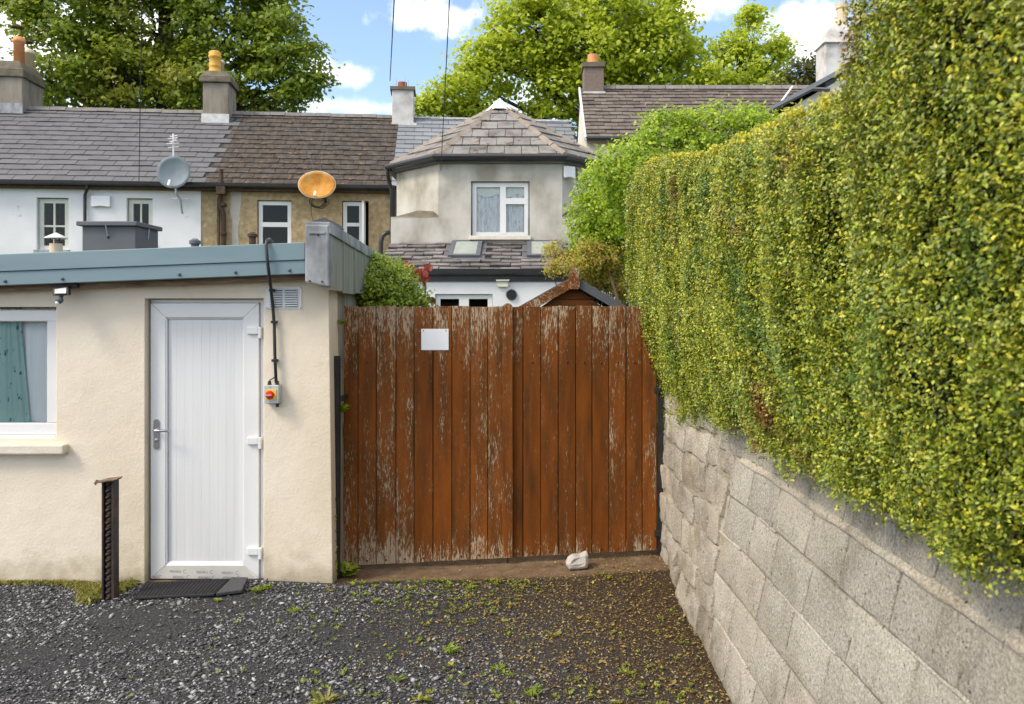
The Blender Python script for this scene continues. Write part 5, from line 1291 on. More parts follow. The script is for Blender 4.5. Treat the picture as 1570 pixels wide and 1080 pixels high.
# shorter smears of pointing left on some joints
rgs = random.Random(77)
def smear(pts, vert):
    vv = []; ff = []; n_ = len(pts) - 1
    for i, (y_, z_) in enumerate(pts):
        w_ = (.008 + .007 * mnoise.noise(Vector((y_ * 21, z_ * 21, 7)))) * (1 if 0 < i < n_ else .3); w_ = max(w_, .002)
        for k_, d_ in ((-1, .007), (-.4, -.0035), (.4, -.0035), (1, .007)):
            a_, b_ = (y_ + w_ * k_, z_) if vert else (y_, z_ + w_ * k_); vv.append((WX(a_, b_) + d_, a_, b_))
    for i in range(n_):
        for j in range(3): a = 4 * i + j; ff.append((a, a + 1, a + 5, a + 4))
    MB().add(vv, ff).build('mortar_smear', MT['mortar_mid'], bw_, smooth=True)
for (y_, r) in JOINTS:
    if rgs.random() < .45:
        t0 = rgs.uniform(0, .4); t1 = rgs.uniform(.6, 1); H_ = course[r + 1] - course[r]
        smear([(y_ - .12 * (t - .5) * H_ + .003 * mnoise.noise(Vector((y_, t * 9, 2))), course[r] + H_ * t) for t in [t0 + (t1 - t0) * i / 8 for i in range(9)]], True)
for r in range(1, 5):
    y_ = 1.4
    while y_ < 4.6:
        L_ = rgs.uniform(.25, .8)
        if rgs.random() < .4: smear([(y_ + L_ * i / 12, course[r] + .004 * mnoise.noise(Vector((r, (y_ + L_ * i / 12) * 6, 3)))) for i in range(13)], False)
        y_ += L_

# ================================================================== small things on the ground
st = MB(); rg = random.Random(4)
c = P(885, 866, 6.28); gz_ = float(ground_h(c.x, 6.28))
prof = [(-.088, .045), (-.07, .085), (-.035, .108), (.02, .108), (.068, .132), (.082, .12), (.088, .06), (.075, .018), (.0, .005), (-.066, .0)]
n = len(prof); vs = []
for k, (yy, sc_) in enumerate(((-.06, .72), (-.045, 1), (.03, 1.02), (.06, .7))):
    for (x, z) in prof: vs.append((c.x + x * sc_, 6.28 + yy + rg.uniform(-.006, .006), gz_ + .066 + (z - .066) * sc_ + rg.uniform(-.003, .003)))
fs = [tuple(range(n))[::-1], tuple(range(3 * n, 4 * n))]
for k in range(3): fs += [(k * n + i, k * n + (i + 1) % n, (k + 1) * n + (i + 1) % n, (k + 1) * n + i) for i in range(n)]
for f_ in range(len(fs)): fs[f_] = fs[f_][::-1] if 0 else fs[f_]
o = MB().add(vs, fs).build('rock', MT['rock'], bev=.012, seg=2); top(o, 'pale rounded stone lying in front of the right gate leaf', 'stone')

def mat_(name, label, pts, mat, h, lines):
    r = root(name, label, 'doormat', ((pts[0][0] + pts[2][0]) / 2, pts[0][1], 0))
    q = [Vector((x, y, float(ground_h(x, y)) + .012)) for x, y in pts]
    MB().prism(q, (0, 0, h)).build('pad', MT[mat], r, bev=.004)
    for k in range(lines):
        t = (k + .5) / lines; a = q[0].lerp(q[1], t) * 1; b = q[3].lerp(q[2], t)
        a2 = a.lerp(b, .06); b2 = a.lerp(b, .94)
        MB().tube([a2 + Vector((0, 0, h + .001)), b2 + Vector((0, 0, h + .001))], .006, 4).build('rib', MT[mat], r)
gp_ = lambda px, py: (lambda Y: (PX(px, Y), Y))(F * 2.0 / (py - CY))
mat_('doormat', 'wide black ribbed rubber mat before the white door', [gp_(205, 924), gp_(328, 921), gp_(352, 896), gp_(222, 899)], 'rubber', .016, 22)
mat_('doormat', 'small grey mat piece beside the black mat at the door', [gp_(331, 921), gp_(371, 915), gp_(380, 895), gp_(356, 895)], 'rubber_grey', .022, 0)

bp = root('steel_stump', 'rusty black steel channel post standing before the cream wall', 'post', (PX(165, 5.68), 5.68, 0))
yb = 5.66; x0, x1 = PX(155.5, yb), PX(175, yb); h = PZ(737, yb)
m = MB(); m.box(x0, x1, yb + .06, yb + .07, -.05, h); m.box(x0, x0 + .014, yb, yb + .06, -.05, h); m.box(x1 - .02, x1, yb, yb + .06, -.05, h)
m.build('channel', MT['rust_post'], bp, bev=.003)
m = MB(); xc = (x0 + x1) / 2 - .003; tw_n = 150; a_ = .024; b_ = .014
ring = []
for k in range(tw_n + 1):
    z = -.03 + (h + .02) * k / tw_n; q = z * 6.283 / .088
    for (u, v) in ((-a_, -b_), (a_, -b_), (a_, b_), (-a_, b_)): ring.append((xc + u * math.cos(q) - v * math.sin(q), yb + .028 + u * math.sin(q) + v * math.cos(q), z))
m.add(ring, [(4 * k + i, 4 * k + (i + 1) % 4, 4 * k + 4 + (i + 1) % 4, 4 * k + 4 + i) for k in range(tw_n) for i in range(4)]); m.build('twisted_bar', MT['rust_post'], bp)
m = MB(); m.hexa([(x0 - .035, yb - .02, h - .018), (x1 + .0, yb - .015, h - .006), (x1 + .01, yb + .075, h + .0), (x0 - .0, yb + .075, h - .008), (x0 - .035, yb - .02, h - .006), (x1 + .02, yb - .02, h + .012), (x1 + .025, yb + .075, h + .016), (x0 + .01, yb + .075, h + .004)])
m.tube([(x0 - .005, yb, h - .01), (x0 - .03, yb - .01, h - .002), (x0 - .042, yb - .01, h - .016), (x0 - .03, yb - .01, h - .026)], .008, 6)
m.build('bent_cap', M('rust_cap', [(.10, .06, .04), (.22, .15, .11)], 20, .8, .3, 80), bp, disp=(.006, 20))

# ================================================================== garden shed behind the gate
GY = 11.0
gs = root('garden_shed', 'brown timber garden shed gable with peeling bargeboard behind the gate', 'shed', (PX(872, GY), GY, 0))
ap = P(879, 428, GY); el, er = P(790, 478, GY), P(962, 476, GY); k = (ap.z - el.z) / (ap.x - el.x)
xl, xr = el.x + .1, er.x - .1
zw = el.z - .12
MB().add([(xl, GY + .02, 0), (xr, GY + .02, 0), (xr, GY + .02, zw), (ap.x, GY + .02, ap.z - .08), (xl, GY + .02, zw)] + [(xl, GY + 2.2, 0), (xr, GY + 2.2, 0), (xr, GY + 2.2, zw), (ap.x, GY + 2.2, ap.z - .08), (xl, GY + 2.2, zw)],
         [(0, 1, 2, 3, 4), (9, 8, 7, 6, 5), (0, 5, 6, 1), (1, 6, 7, 2), (2, 7, 8, 3), (3, 8, 9, 4), (4, 9, 5, 0)]).build('wall', MT['shed_wood'], gs)
z = .1
while z < ap.z - .14:
    z1 = min(z + .128, ap.z - .1)
    def lim(zz): return (xl, xr) if zz < zw else (xl + (ap.x - xl) * (zz - zw) / (ap.z - .08 - zw) , xr + (ap.x - xr) * (zz - zw) / (ap.z - .08 - zw))
    a0, a1 = lim(z); b0, b1 = lim(z1)
    MB().hexa([(a0, GY - .006, z), (a1, GY - .006, z), (a1, GY + .019, z), (a0, GY + .019, z), (b0, GY + .006, z1 - .004), (b1, GY + .006, z1 - .004), (b1, GY + .019, z1 - .004), (b0, GY + .019, z1 - .004)]).build('board', MT['shed_wood'], gs)
    z += .13
for s_, e_ in ((0, el), (1, er)):
    d = (ap - e_); L = d.length; dn = d.normalized(); up = Vector((-dn.z, 0, dn.x)) * (1 if dn.x > 0 else -1)
    q = [e_ + Vector((0, -.1, 0)), ap + Vector((0, -.1, 0)), ap + Vector((0, 2.3, 0)), e_ + Vector((0, 2.3, 0))]
    if s_: q = [q[1], q[0], q[3], q[2]]
    MB().hexa(q + [p + up * .035 for p in q]).build('roof', MT['felt'], gs)
    if s_ == 0:
        q = [e_ + Vector((0, -.125, 0)) - up * .10, ap + Vector((0, -.125, 0)) - up * .10, ap + Vector((0, -.102, 0)) - up * .10, e_ + Vector((0, -.102, 0)) - up * .10]
        MB().hexa(q + [p + up * .12 for p in q]).build('bargeboard', MT['barge_wood'], gs, bev=.004)
    else:
        q = [ap + Vector((0, -.118, 0)) - up * .075, e_ + Vector((0, -.118, 0)) - up * .075, e_ + Vector((0, -.101, 0)) - up * .075, ap + Vector((0, -.101, 0)) - up * .075]
        MB().hexa(q + [p + up * .11 for p in q]).build('felt_edge', MT['felt'], gs)
x0, x1, z0, z1 = ap.x - .075, ap.x + .08, PZ(444.5, GY), PZ(412, GY)
MB().prism([(x0, GY - .16, z0 + .02), (x0 + .025, GY - .16, z0), (x1 - .025, GY - .16, z0), (x1, GY - .16, z0 + .02), (x1 - .01, GY - .16, z1 - .03), (ap.x, GY - .16, z1 + .02), (x0 + .02, GY - .16, z1 - .05)][::-1], (0, .03, 0)).build('finial', MT['barge_wood'], gs, bev=.005)
pst = root('garden_post', 'thin dark post at the end of the hedge behind the gate', 'post', (PX(964, 8.2), 8.2, 0))
for px in (961.5, 967.5): MB().box(PX(px, 8.2) - .012, PX(px, 8.2) + .012, 8.18, 8.21, 0, PZ(430 + (px > 965) * 8, 8.2)).build('stake', MT['black_metal'], pst)
# ================================================================== vegetation
def to_root(me, r):
    iv = INV[r]; me.transform(iv); return me
LM = {}
LM['hedge'] = leafmat('hedge_leaf', [(.045, .075, .010), (.14, .205, .018), (.30, .37, .028), (.43, .455, .034), (.11, .17, .018), (.64, .56, .06)], (.095, .19, .028), 2.4, (.56, .70), .16, .42, ((.24, .11, .03), 2.6, .61, .68), .45)  # darkest leaf tones carry some of the hedge's shadow in their colour
LM['hedge_top'] = leafmat('hedge_new_growth', [(.26, .29, .025), (.42, .41, .035), (.56, .51, .05), (.64, .56, .07)], None, trans=.3, rough=.42)
LM['lime'] = leafmat('tree_leaf_lime', [(.33, .42, .035), (.46, .53, .04), (.56, .60, .06), (.24, .33, .03)], None, trans=.42, rough=.5)
LM['dark'] = leafmat('tree_leaf_dark', [(.11, .17, .018), (.20, .27, .026), (.30, .36, .036), (.12, .19, .02)], (.30, .30, .035), .35, (.55, .68), .38, .5)
LM['olive'] = leafmat('tree_leaf_olive', [(.05, .06, .012), (.09, .095, .018), (.13, .12, .025)], None, trans=.35)
LM['climber'] = leafmat('climber_leaf', [(.17, .30, .015), (.31, .43, .02), (.45, .53, .035), (.10, .20, .015)], None, trans=.4, rough=.4)
LM['photinia'] = leafmat('photinia_leaf', [(.34, .38, .04), (.46, .36, .05), (.28, .34, .04), (.50, .27, .08), (.42, .46, .05)], None, trans=.35)
LM['bush'] = leafmat('bush_leaf', [(.14, .24, .02), (.25, .34, .025), (.36, .41, .04), (.08, .15, .015)], None, trans=.38, rough=.4)
LM['red'] = leafmat('red_leaf', [(.20, .022, .018), (.30, .05, .025), (.16, .018, .022)], None, trans=.35, rough=.4)
LM['weed'] = leafmat('weed_leaf', [(.15, .22, .02), (.24, .31, .03), (.31, .34, .04), (.10, .16, .02)], None, trans=.35)
LM['grass'] = leafmat('grass_leaf', [(.16, .17, .03), (.26, .25, .05), (.34, .28, .09), (.12, .15, .025)], None, trans=.3)
LM['litter'] = leafmat('leaf_litter', [(.40, .29, .06), (.18, .075, .025), (.46, .37, .08), (.10, .05, .02), (.30, .16, .05), (.50, .44, .14)], None, trans=.15, rough=.8)

# ---- the hedge
HEND = 7.45
prof_y = [-.4, .8, 2.20, 2.30, 2.38, 2.46, 2.55, 3.1, 4.0, 4.8, 5.5, 6.5, 7.1, 7.45]
prof_z = [3.1, 3.05, 2.97, 2.90, 2.80, 2.69, 2.655, 2.72, 2.80, 2.89, 3.03, 3.18, 3.2, 3.14]
def htop(y): return np.interp(y, prof_y, prof_z)
def hbot(y): return np.interp(y, [0, 4.6, 5.4, 6.3, 6.6, 7.45], [1.36, 1.40, 1.36, 1.20, 1.0, .4]) 
def hface(y, z):
    """X of the clipped face"""
    zt_ = htop(y); t = (z - hbot(y)) / (zt_ - hbot(y))
    x = np.interp(z, [1.2, 1.38, 1.6, 1.9, 2.3, 3.2], [1.14, 1.13, 1.03, .955, .925, .90])
    rr = np.clip((z - (zt_ - .16)) / .16, 0, 1); x = x + .13 * (1 - np.sqrt(np.maximum(0, 1 - rr ** 2)))
    er = np.clip((y - (HEND - .3)) / .3, 0, 1); x = x + .25 * (1 - np.sqrt(np.maximum(0, 1 - er ** 2))) * .9
    Pn = np.stack([x * 0, y, z], axis=1)
    x = x + .020 * vnoise(Pn, 3.2, 1) + .018 * vnoise(Pn, 11, 2) + .010 * vnoise(Pn, 32, 6) + .045 * vnoise(Pn * np.array([1, 1, .22]), 5.5, 5)
    return x
hg = root('hedge', 'tall clipped yellow-green hedge growing on top of the block wall', 'hedge', (1.4, 4, 1.3))
rng = np.random.default_rng(7)
ncl = 17500
# clump centres on the face: denser sampling where it is near
y = rng.uniform(0, 1, ncl) ** 1.25 * (HEND - .75) + .75
z = hbot(y) + rng.uniform(-.02, 1, ncl) * (htop(y) - hbot(y))
z = z - np.where(rng.uniform(size=ncl) < .05, rng.uniform(0, .08, ncl), 0)
z = z - .07 * np.clip(vnoise(np.stack([y * 0, y, y * 0], axis=1), 9, 41), 0, 1) * (z < hbot(y) + .12)
x = hface(y, z)
hole = vnoise(np.stack([x, y, z * .8], axis=1), 7, 11)
keep = ~((hole > .5) & (rng.uniform(size=ncl) < .8))
y, z, x = y[keep], z[keep], x[keep]
nl = 25
dep = np.abs(rng.normal(0, .03, (len(x), nl)))
spread = (.012 + .0035 * y)[:, None]
x = x + rng.normal(0, .016, len(x)); cdir_ = np.repeat(np.array([-.7, -.1, .5]) + .6 * rv(rng, len(x)), nl, axis=0)
C = np.stack([x[:, None] + dep - .012, y[:, None] + rng.normal(0, 1, (len(x), nl)) * spread, z[:, None] + rng.normal(0, 1, (len(x), nl)) * spread * 1.25], axis=2).reshape(-1, 3)
yy = np.repeat(y, nl)
Nn = nrm(cdir_ + .65 * rv(rng, len(C)))
S = (.0112 + .0010 * yy) * rng.uniform(.7, 1.35, len(C))
o = link('foliage', to_root(leaf_mesh('foliage', C, Nn, S, LM['hedge'], rng, .58, .2), hg), None, hg)
# top and gate end
n2 = 42000
y = rng.uniform(.8, HEND, n2); xx = rng.uniform(0, .95, n2); x0_ = hface(y, htop(y) - .02)
C = np.stack([x0_ + xx, y, htop(y) - .02 + .03 * vnoise(np.stack([x0_ + xx, y, y * 0], axis=1), 6, 3) + np.abs(rng.normal(0, .012, n2)) - .05 * np.clip(1 - xx / .12, 0, 1)], axis=1)
Nn = nrm(np.array([-.2, -.1, .9]) + .7 * rv(rng, n2)); S = (.016 + .0018 * y) * rng.uniform(.7, 1.3, n2)
link('top_foliage', to_root(leaf_mesh('top_foliage', C, Nn, S, LM['hedge_top'], rng, .58, .2), hg), None, hg)
n3 = 22000
xx = rng.uniform(0, 1, n3); z = rng.uniform(.3, 3.14, n3); e_ = np.full(n3, HEND)
C = np.stack([.98 + xx, HEND - .02 + .03 * vnoise(np.stack([xx, z, xx], axis=1), 5, 4) + rng.normal(0, .02, n3), z], axis=1)
link('end_foliage', to_root(leaf_mesh('end_foliage', C, nrm(np.array([-.2, .8, .4]) + .7 * rv(rng, n3)), .028 * rng.uniform(.7, 1.3, n3), LM['hedge'], rng, .58, .2), hg), None, hg)
# stray shoots breaking the clipped outline
m = 3000
y = rng.uniform(.9, HEND - .1, m); top_ = rng.uniform(size=m) < .55
z = np.where(top_, htop(y), hbot(y) + rng.uniform(0, 1, m) * (htop(y) - hbot(y))); x = hface(y, z - .01)
d = nrm(np.where(top_[:, None], np.array([-.25, 0, 1.0]), np.array([-1.0, 0, .5])) + .45 * rv(rng, m)); Lh = rng.uniform(.02, .06, m)
tt = rng.uniform(0, 1, (m, 7)); C = (np.stack([x, y, z], axis=1)[:, None] + d[:, None] * (tt * Lh[:, None])[:, :, None] + rng.normal(0, .004, (m, 7, 3))).reshape(-1, 3)
link('shoots', to_root(leaf_mesh('shoots', C, nrm(np.array([-.5, -.2, .5]) + .8 * rv(rng, len(C))), np.repeat(.013 + .0012 * y, 7) * rng.uniform(.8, 1.3, len(C)), LM['hedge_top'], rng, .58, .2), hg), None, hg)
# solid inner shell, its near-black brown standing in for the shadowed inside
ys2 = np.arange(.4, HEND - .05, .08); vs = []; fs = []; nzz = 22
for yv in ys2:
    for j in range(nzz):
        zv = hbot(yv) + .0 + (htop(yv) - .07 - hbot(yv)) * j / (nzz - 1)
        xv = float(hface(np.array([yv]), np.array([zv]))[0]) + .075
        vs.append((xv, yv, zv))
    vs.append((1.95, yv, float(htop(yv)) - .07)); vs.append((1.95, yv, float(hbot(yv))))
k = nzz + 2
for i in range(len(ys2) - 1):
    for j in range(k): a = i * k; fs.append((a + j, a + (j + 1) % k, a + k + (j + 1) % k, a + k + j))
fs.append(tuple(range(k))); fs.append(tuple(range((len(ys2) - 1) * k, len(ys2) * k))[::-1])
MB().add(vs, fs).build('dark_core', MT['hedge_core'], hg)
rg = random.Random(8); m = MB()
for q in range(260):
    yv = rg.uniform(1.0, 6.8); zv = float(hbot(yv)) + rg.uniform(0, .9) ** 1.5 * (float(htop(yv)) - float(hbot(yv)))
    xv = float(hface(np.array([yv]), np.array([zv]))[0]); d = Vector((rg.uniform(-.6, .1), rg.uniform(-1, 1), rg.uniform(-.5, 1))).normalized() * rg.uniform(.05, .16)
    p = Vector((xv + .03, yv, zv)); m.tube([p - d * .5, p + d * .1 + Vector((rg.uniform(-.01, .01), 0, .01)), p + d * .5], [.0022, .0018, .001], 4)
m.build('twigs', MT['twig'], hg)['kind'] = 'stuff'
# ivy leaves hanging below the hedge
for k, (yy_, n_) in enumerate(((2.35, 16), (2.75, 12), (3.25, 14), (4.0, 10))):
    C = []; 
    for i in range(n_): z_ = 1.40 - rg.uniform(-.03, .12); y_ = yy_ + rg.uniform(-.12, .12); C.append((WX(y_, z_) - .035 - rg.uniform(0, .03), y_, z_))
    C = np.array(C); link('ivy_leaves', to_root(leaf_mesh('ivy_leaves', C, nrm(np.array([-.9, -.3, .4]) + .4 * rv(rng, n_)), rng.uniform(.03, .055, n_), LM['dark'] if k % 2 else LM['olive'], rng, .75, .1, .6, six=True), hg), None, hg)

# ---- trees
def branch_tube(mb, a, b, r0, r1, rg, n=5, seg=4, wob=.06):
    a, b = Vector(a), Vector(b); L = (b - a).length; pts = []
    for i in range(seg + 1):
        t = i / seg; p = a.lerp(b, t)
        if 0 < i < seg: p += Vector((rg.uniform(-1, 1), rg.uniform(-1, 1), rg.uniform(-.3, 1))) * L * wob
        pts.append(p)
    mb.tube(pts, [r0 + (r1 - r0) * i / seg for i in range(seg + 1)], n, False); return pts
def tree(name, label, base, trunk_top, lobes, mat, lsize, seed, nclus=26, nleaf=46, tr=.35, crad=.55, asp=.7, droop=.25, shell=.35, sides=None):
    rg = random.Random(seed); rng = np.random.default_rng(seed)
    t = root(name, label, 'tree', base)
    tm = MB(); base = Vector(base); tt = Vector(trunk_top)
    tp_ = branch_tube(tm, base - Vector((0, 0, .3)), tt, tr, tr * .45, rg, 9, 7, .015)
    Cs = []; Ns = []
    for (c, r) in lobes:
        c = Vector(c); tmn = max(.35, min(1, (c.z - r * 1.2 - base.z) / max(.1, tt.z - base.z)))
        st_ = base.lerp(tt, tmn * rg.uniform(.8, 1))
        branch_tube(tm, st_, c, tr * .28, tr * .10, rg, 6, 5, .05)
        n = max(8, int(nclus * (r / 2.0) ** 2))
        for k in range(n):
            v = Vector((rg.gauss(0, 1), rg.gauss(0, 1), rg.gauss(0, 1))).normalized(); q = c + Vector((v.x * r, v.y * r, v.z * r * .82)) * (shell + (1 - shell) * rg.random() ** .5)
            if k % 2 == 0: branch_tube(tm, c.lerp(q, .05), q, tr * .06, tr * .015, rg, 4, 3, .07)
            m_ = int(nleaf * rg.uniform(.6, 1.3)); cr = crad * rg.uniform(.7, 1.25)
            g_ = rng.normal(0, 1, (m_, 3)) * np.array([cr, cr, cr * .5]) * .55
            g_[:, 2] -= .12 * (g_[:, 0] ** 2 + g_[:, 1] ** 2) / cr
            Cs.append(np.array(q) + g_); out = np.array(v)
            Ns.append(nrm(out * .35 + np.array([0, -.15, .75]) + .75 * rv(rng, m_)))
    C = np.concatenate(Cs); Nn = np.concatenate(Ns); S = lsize * rng.uniform(.65, 1.3, len(C))
    tm.build('trunk', MT['bark'], t, smooth=True)
    link('crown', to_root(leaf_mesh('crown', C, Nn, S, mat, rng, asp, .25, droop), t), None, t)
    return t
def lob(px, py, r, Y): return (P(px, py, Y), r * Y / F)
Y = 31.0
L = [lob(110, 60, 85, 31), lob(240, 50, 95, 32), lob(360, 45, 80, 31), lob(425, 95, 48, 30), lob(190, 125, 70, 30), lob(310, 120, 70, 30), lob(100, -60, 100, 31), lob(250, -90, 120, 31), lob(380, -50, 85, 31),
     lob(75, 125, 40, 29), lob(430, 30, 42, 30), lob(462, 75, 30, 30), lob(440, 140, 32, 30), lob(385, 150, 45, 31), lob(45, 5, 34, 30), lob(130, 140, 45, 31), lob(250, 150, 50, 33), lob(-80, -40, 80, 32), lob(472, 120, 22, 30), lob(-40, 150, 60, 32), lob(30, 140, 25, 30)]
tree('broadleaf_tree', 'dark green broadleaf tree rising behind the white and pebbledash houses', (P(255, 480, 32).x, 32, 0), P(262, -60, 32), L, LM['dark'], .20, 21, nclus=58, nleaf=92, tr=.5, crad=.62)
L = [lob(790, 105, 60, 33), lob(728, 120, 45, 32), lob(682, 148, 32, 32), lob(820, 45, 70, 33), lob(900, 75, 80, 33), lob(950, 20, 80, 33), lob(890, -70, 100, 34), lob(985, 95, 70, 33), lob(1040, 70, 45, 33),
     lob(940, 145, 60, 33), lob(850, 155, 55, 33), lob(770, 55, 36, 32), lob(745, 85, 28, 32), lob(1000, 40, 40, 32), lob(655, 165, 18, 32), lob(800, 0, 40, 33), lob(1030, 15, 34, 32), lob(720, 165, 40, 33)]
tree('broadleaf_tree', 'bright lime green broadleaf tree rising behind the bay roof', (P(905, 480, 34).x, 34, 0), P(905, -20, 34), L, LM['lime'], .21, 22, nclus=60, nleaf=80, tr=.45, crad=.62)
L = [lob(1120, 110, 55, 32), lob(1155, 62, 32, 32), lob(1180, 95, 28, 32), lob(1090, 140, 50, 32), lob(1150, 25, 17, 32), lob(1195, 75, 18, 32), lob(1165, 140, 40, 32), lob(1105, 75, 32, 32), lob(1060, 150, 45, 33), lob(1200, 128, 22, 32)]
tree('broadleaf_tree', 'smaller lime green tree with wispy top behind the right-hand roof', (P(1125, 480, 32).x, 32, 0), P(1135, 80, 32), L, LM['lime'], .19, 23, nclus=70, nleaf=70, tr=.28, crad=.5)
L = [lob(1225, 112, 26, 27), lob(1245, 100, 22, 27), lob(1210, 135, 28, 27), lob(1250, 130, 30, 27), lob(1280, 120, 30, 27)]
tree('broadleaf_tree', 'olive green tree beside the tall pale chimney', (P(1240, 480, 27).x, 27, 0), P(1240, 110, 27), L, LM['olive'], .15, 24, nclus=60, nleaf=46, tr=.2, crad=.4)

# ---- climbing plant, bush and shrubs behind the gate
def mound(name, label, cat, base, lobes, mat, lsize, seed, nclus, nleaf, crad, asp=.65, droop=.35, stem=.04, bias=(0, -.35, .6), fill=.55):
    rg = random.Random(seed); rng = np.random.default_rng(seed); t = root(name, label, cat, base); tm = MB(); Cs = []; Ns = []; base = Vector(base)
    for (c, r) in lobes:
        c = Vector(c); rr = r if isinstance(r, (tuple, list)) else (r, r, r)
        branch_tube(tm, base, c, stem, stem * .4, rg, 5, 5, .06)
        for k in range(max(4, int(nclus * (rr[0] * rr[2])))):
            v = Vector((rg.gauss(0, 1), rg.gauss(0, 1), rg.gauss(0, 1))).normalized(); q = c + Vector((v.x * rr[0], v.y * rr[1], v.z * rr[2])) * (fill + (1 - fill) * rg.random() ** .5)
            if k % 3 == 0: branch_tube(tm, c.lerp(q, .3), q, stem * .2, stem * .08, rg, 3, 2, .05)
            m_ = int(nleaf * rg.uniform(.6, 1.3)); g_ = rng.normal(0, 1, (m_, 3)) * crad * rg.uniform(.7, 1.2) * np.array([1, 1, .7])
            Cs.append(np.array(q) + g_); Ns.append(nrm(np.array(v) * .5 + np.array(bias) + .65 * rv(rng, m_)))
    C = np.concatenate(Cs); Nn = np.concatenate(Ns); S = lsize * rng.uniform(.6, 1.3, len(C))
    tm.build('stems', MT['twig'], t, smooth=True)
    link('foliage', to_root(leaf_mesh('foliage', C, Nn, S, mat, rng, asp, .2, droop, six=False), t), None, t); return t
YC = 10.5
L = []
for (px, py, rx, rz, yy_) in ((1100, 212, 75, 48, 10.8), (1030, 225, 70, 52, 10.6), (970, 262, 58, 48, 10.4), (925, 300, 42, 50, 12.2), (905, 350, 34, 48, 12.6), (930, 390, 46, 46, 12.8), (1000, 300, 80, 70, 10.8), (1160, 200, 40, 38, 10.8), (958, 420, 26, 34, 12.8), (1080, 290, 80, 70, 11), (940, 340, 45, 55, 12.4)):
    c = P(px, py, yy_); s = yy_ / F; L.append((c, (rx * s, min(.7, rx * s), rz * s)))
mound('climbing_plant', 'bright green leafy climber mounded above the hedge end', 'climber', (P(1060, 480, YC).x, YC, 0), L, LM['climber'], .058, 31, 620, 32, .075, asp=.62)
L = []
for (px, py, r, yy_) in ((848, 383, 13, 12.2), (866, 395, 13, 12.2), (848, 412, 13, 11.8), (880, 410, 14, 12), (905, 402, 20, 12), (930, 395, 20, 12), (935, 425, 26, 12.3), (955, 440, 26, 12.3), (910, 425, 22, 12.3), (905, 385, 18, 12)):
    s = yy_ / F; L.append((P(px, py, yy_), r * s))
mound('photinia_shrub', 'orange-tipped shrub leaning over the garden shed roof', 'shrub', (P(925, 480, 13.6).x, 13.6, 0), L, LM['photinia'], .05, 32, 1000, 30, .055, asp=.42, stem=.02)
L = []
for (px, py, r, yy_) in ((582, 425, 32, 7.4), (610, 440, 34, 7.4), (578, 455, 32, 7.2), (630, 460, 24, 7.4), (600, 490, 48, 7.4), (572, 405, 15, 7.4), (566, 432, 20, 7.15), (600, 412, 18, 7.5), (640, 470, 18, 7.4)):
    s = yy_ / F; L.append((P(px, py, yy_), r * s))
mound('garden_bush', 'rounded bright green bush between the outbuilding parapet and the gate', 'bush', (P(600, 480, 7.4).x, 7.4, 0), L, LM['bush'], .036, 33, 2200, 30, .04, asp=.5, stem=.02)
# smoke bush: large dark red leaves, each its own
rb = root('smoke_bush', 'sprig of large dark red leaves beside the rounded green bush', 'shrub', (P(640, 480, 9.0).x, 9.0, 0))
YR = 9.0; m = MB(); b0 = P(652, 440, YR)
m.tube([(b0.x, YR, 0), b0, P(648, 425, YR)], [.014, .010, .006], 6); m.tube([P(650, 432, YR), P(632, 415, YR), P(622, 404, YR)], [.007, .005, .003], 5); m.tube([P(648, 425, YR), P(658, 412, YR)], [.006, .003], 5)
m.build('stem', MT['twig'], rb)
rg = random.Random(2)
spots = [(621, 405), (628, 411), (634, 412), (637, 420), (642, 418), (647, 416), (652, 420), (655, 410), (660, 411), (645, 427), (655, 428), (630, 419), (658, 460), (663, 462), (650, 436)]
for i, (px, py) in enumerate(spots):
    c = P(px, py, YR - rg.uniform(0, .15)); L_ = rg.uniform(.06, .10); an = rg.uniform(.3, 2.6); t_ = Vector((math.cos(an), rg.uniform(-.3, .3), math.sin(an))).normalized(); nn = Vector((rg.uniform(-.4, .4), -1, rg.uniform(0, .6))).normalized(); s_ = t_.cross(nn).normalized() * L_ * .36
    n_ = 10; ps = [c + t_ * (L_ * .5 * math.cos(6.283 * k / n_)) + s_ * math.sin(6.283 * k / n_) + nn * (.008 * abs(math.sin(6.283 * k / n_))) for k in range(n_)]
    o = MB().add(ps + [c], [(k, (k + 1) % n_, n_) for k in range(n_)]).build('leaf', LM['red'] if i < 11 else LM['litter'], rb)

# ================================================================== gravel, litter, weeds
rng = np.random.default_rng(3)
n = 88000
x = rng.uniform(-6.2, 1.25, n); y = rng.uniform(2.6, 6.12, n)
pv = vnoise(np.stack([x, y, x * 0], axis=1), 2.3, 21) * .5 + .5
rightness = np.clip((x + .35 * y - 1.0 + .5 * (pv - .5)) / 1.3, 0, 1)
bare = vnoise(np.stack([x, y * 1.6, x * 0], axis=1), 1.5, 25)
keep = (rng.uniform(size=n) < (1 - .72 * rightness) * np.clip(.95 - .9 * np.clip(bare - .35, 0, 1) * 2.5, .12, 1)) & (x < WXv(y) - .02 if False else x < 1.03) & ~((x > -1.6) & (y > 6.02))
keep &= ~((x < -1.45) & (y > 6.05))
x, y = x[keep], y[keep]; n = len(x); rgt = rightness[keep]
sz = rng.lognormal(0, .38, n) * .0072 * (1 - .3 * rgt)
base = np.array([[1, 0, 0], [.3, .95, 0], [-.8, .6, 0], [-.8, -.6, 0], [.3, -.95, 0], [.05, .05, .75], [0, 0, -.5]])
Fb = np.array([[0, 1, 5], [1, 2, 5], [2, 3, 5], [3, 4, 5], [4, 0, 5], [1, 0, 6], [2, 1, 6], [3, 2, 6], [4, 3, 6], [0, 4, 6]])
V = base[None] * (sz[:, None, None] * np.stack([rng.uniform(.9, 1.7, n), rng.uniform(.6, 1.1, n), rng.uniform(.45, .9, n)], axis=1)[:, None, :])
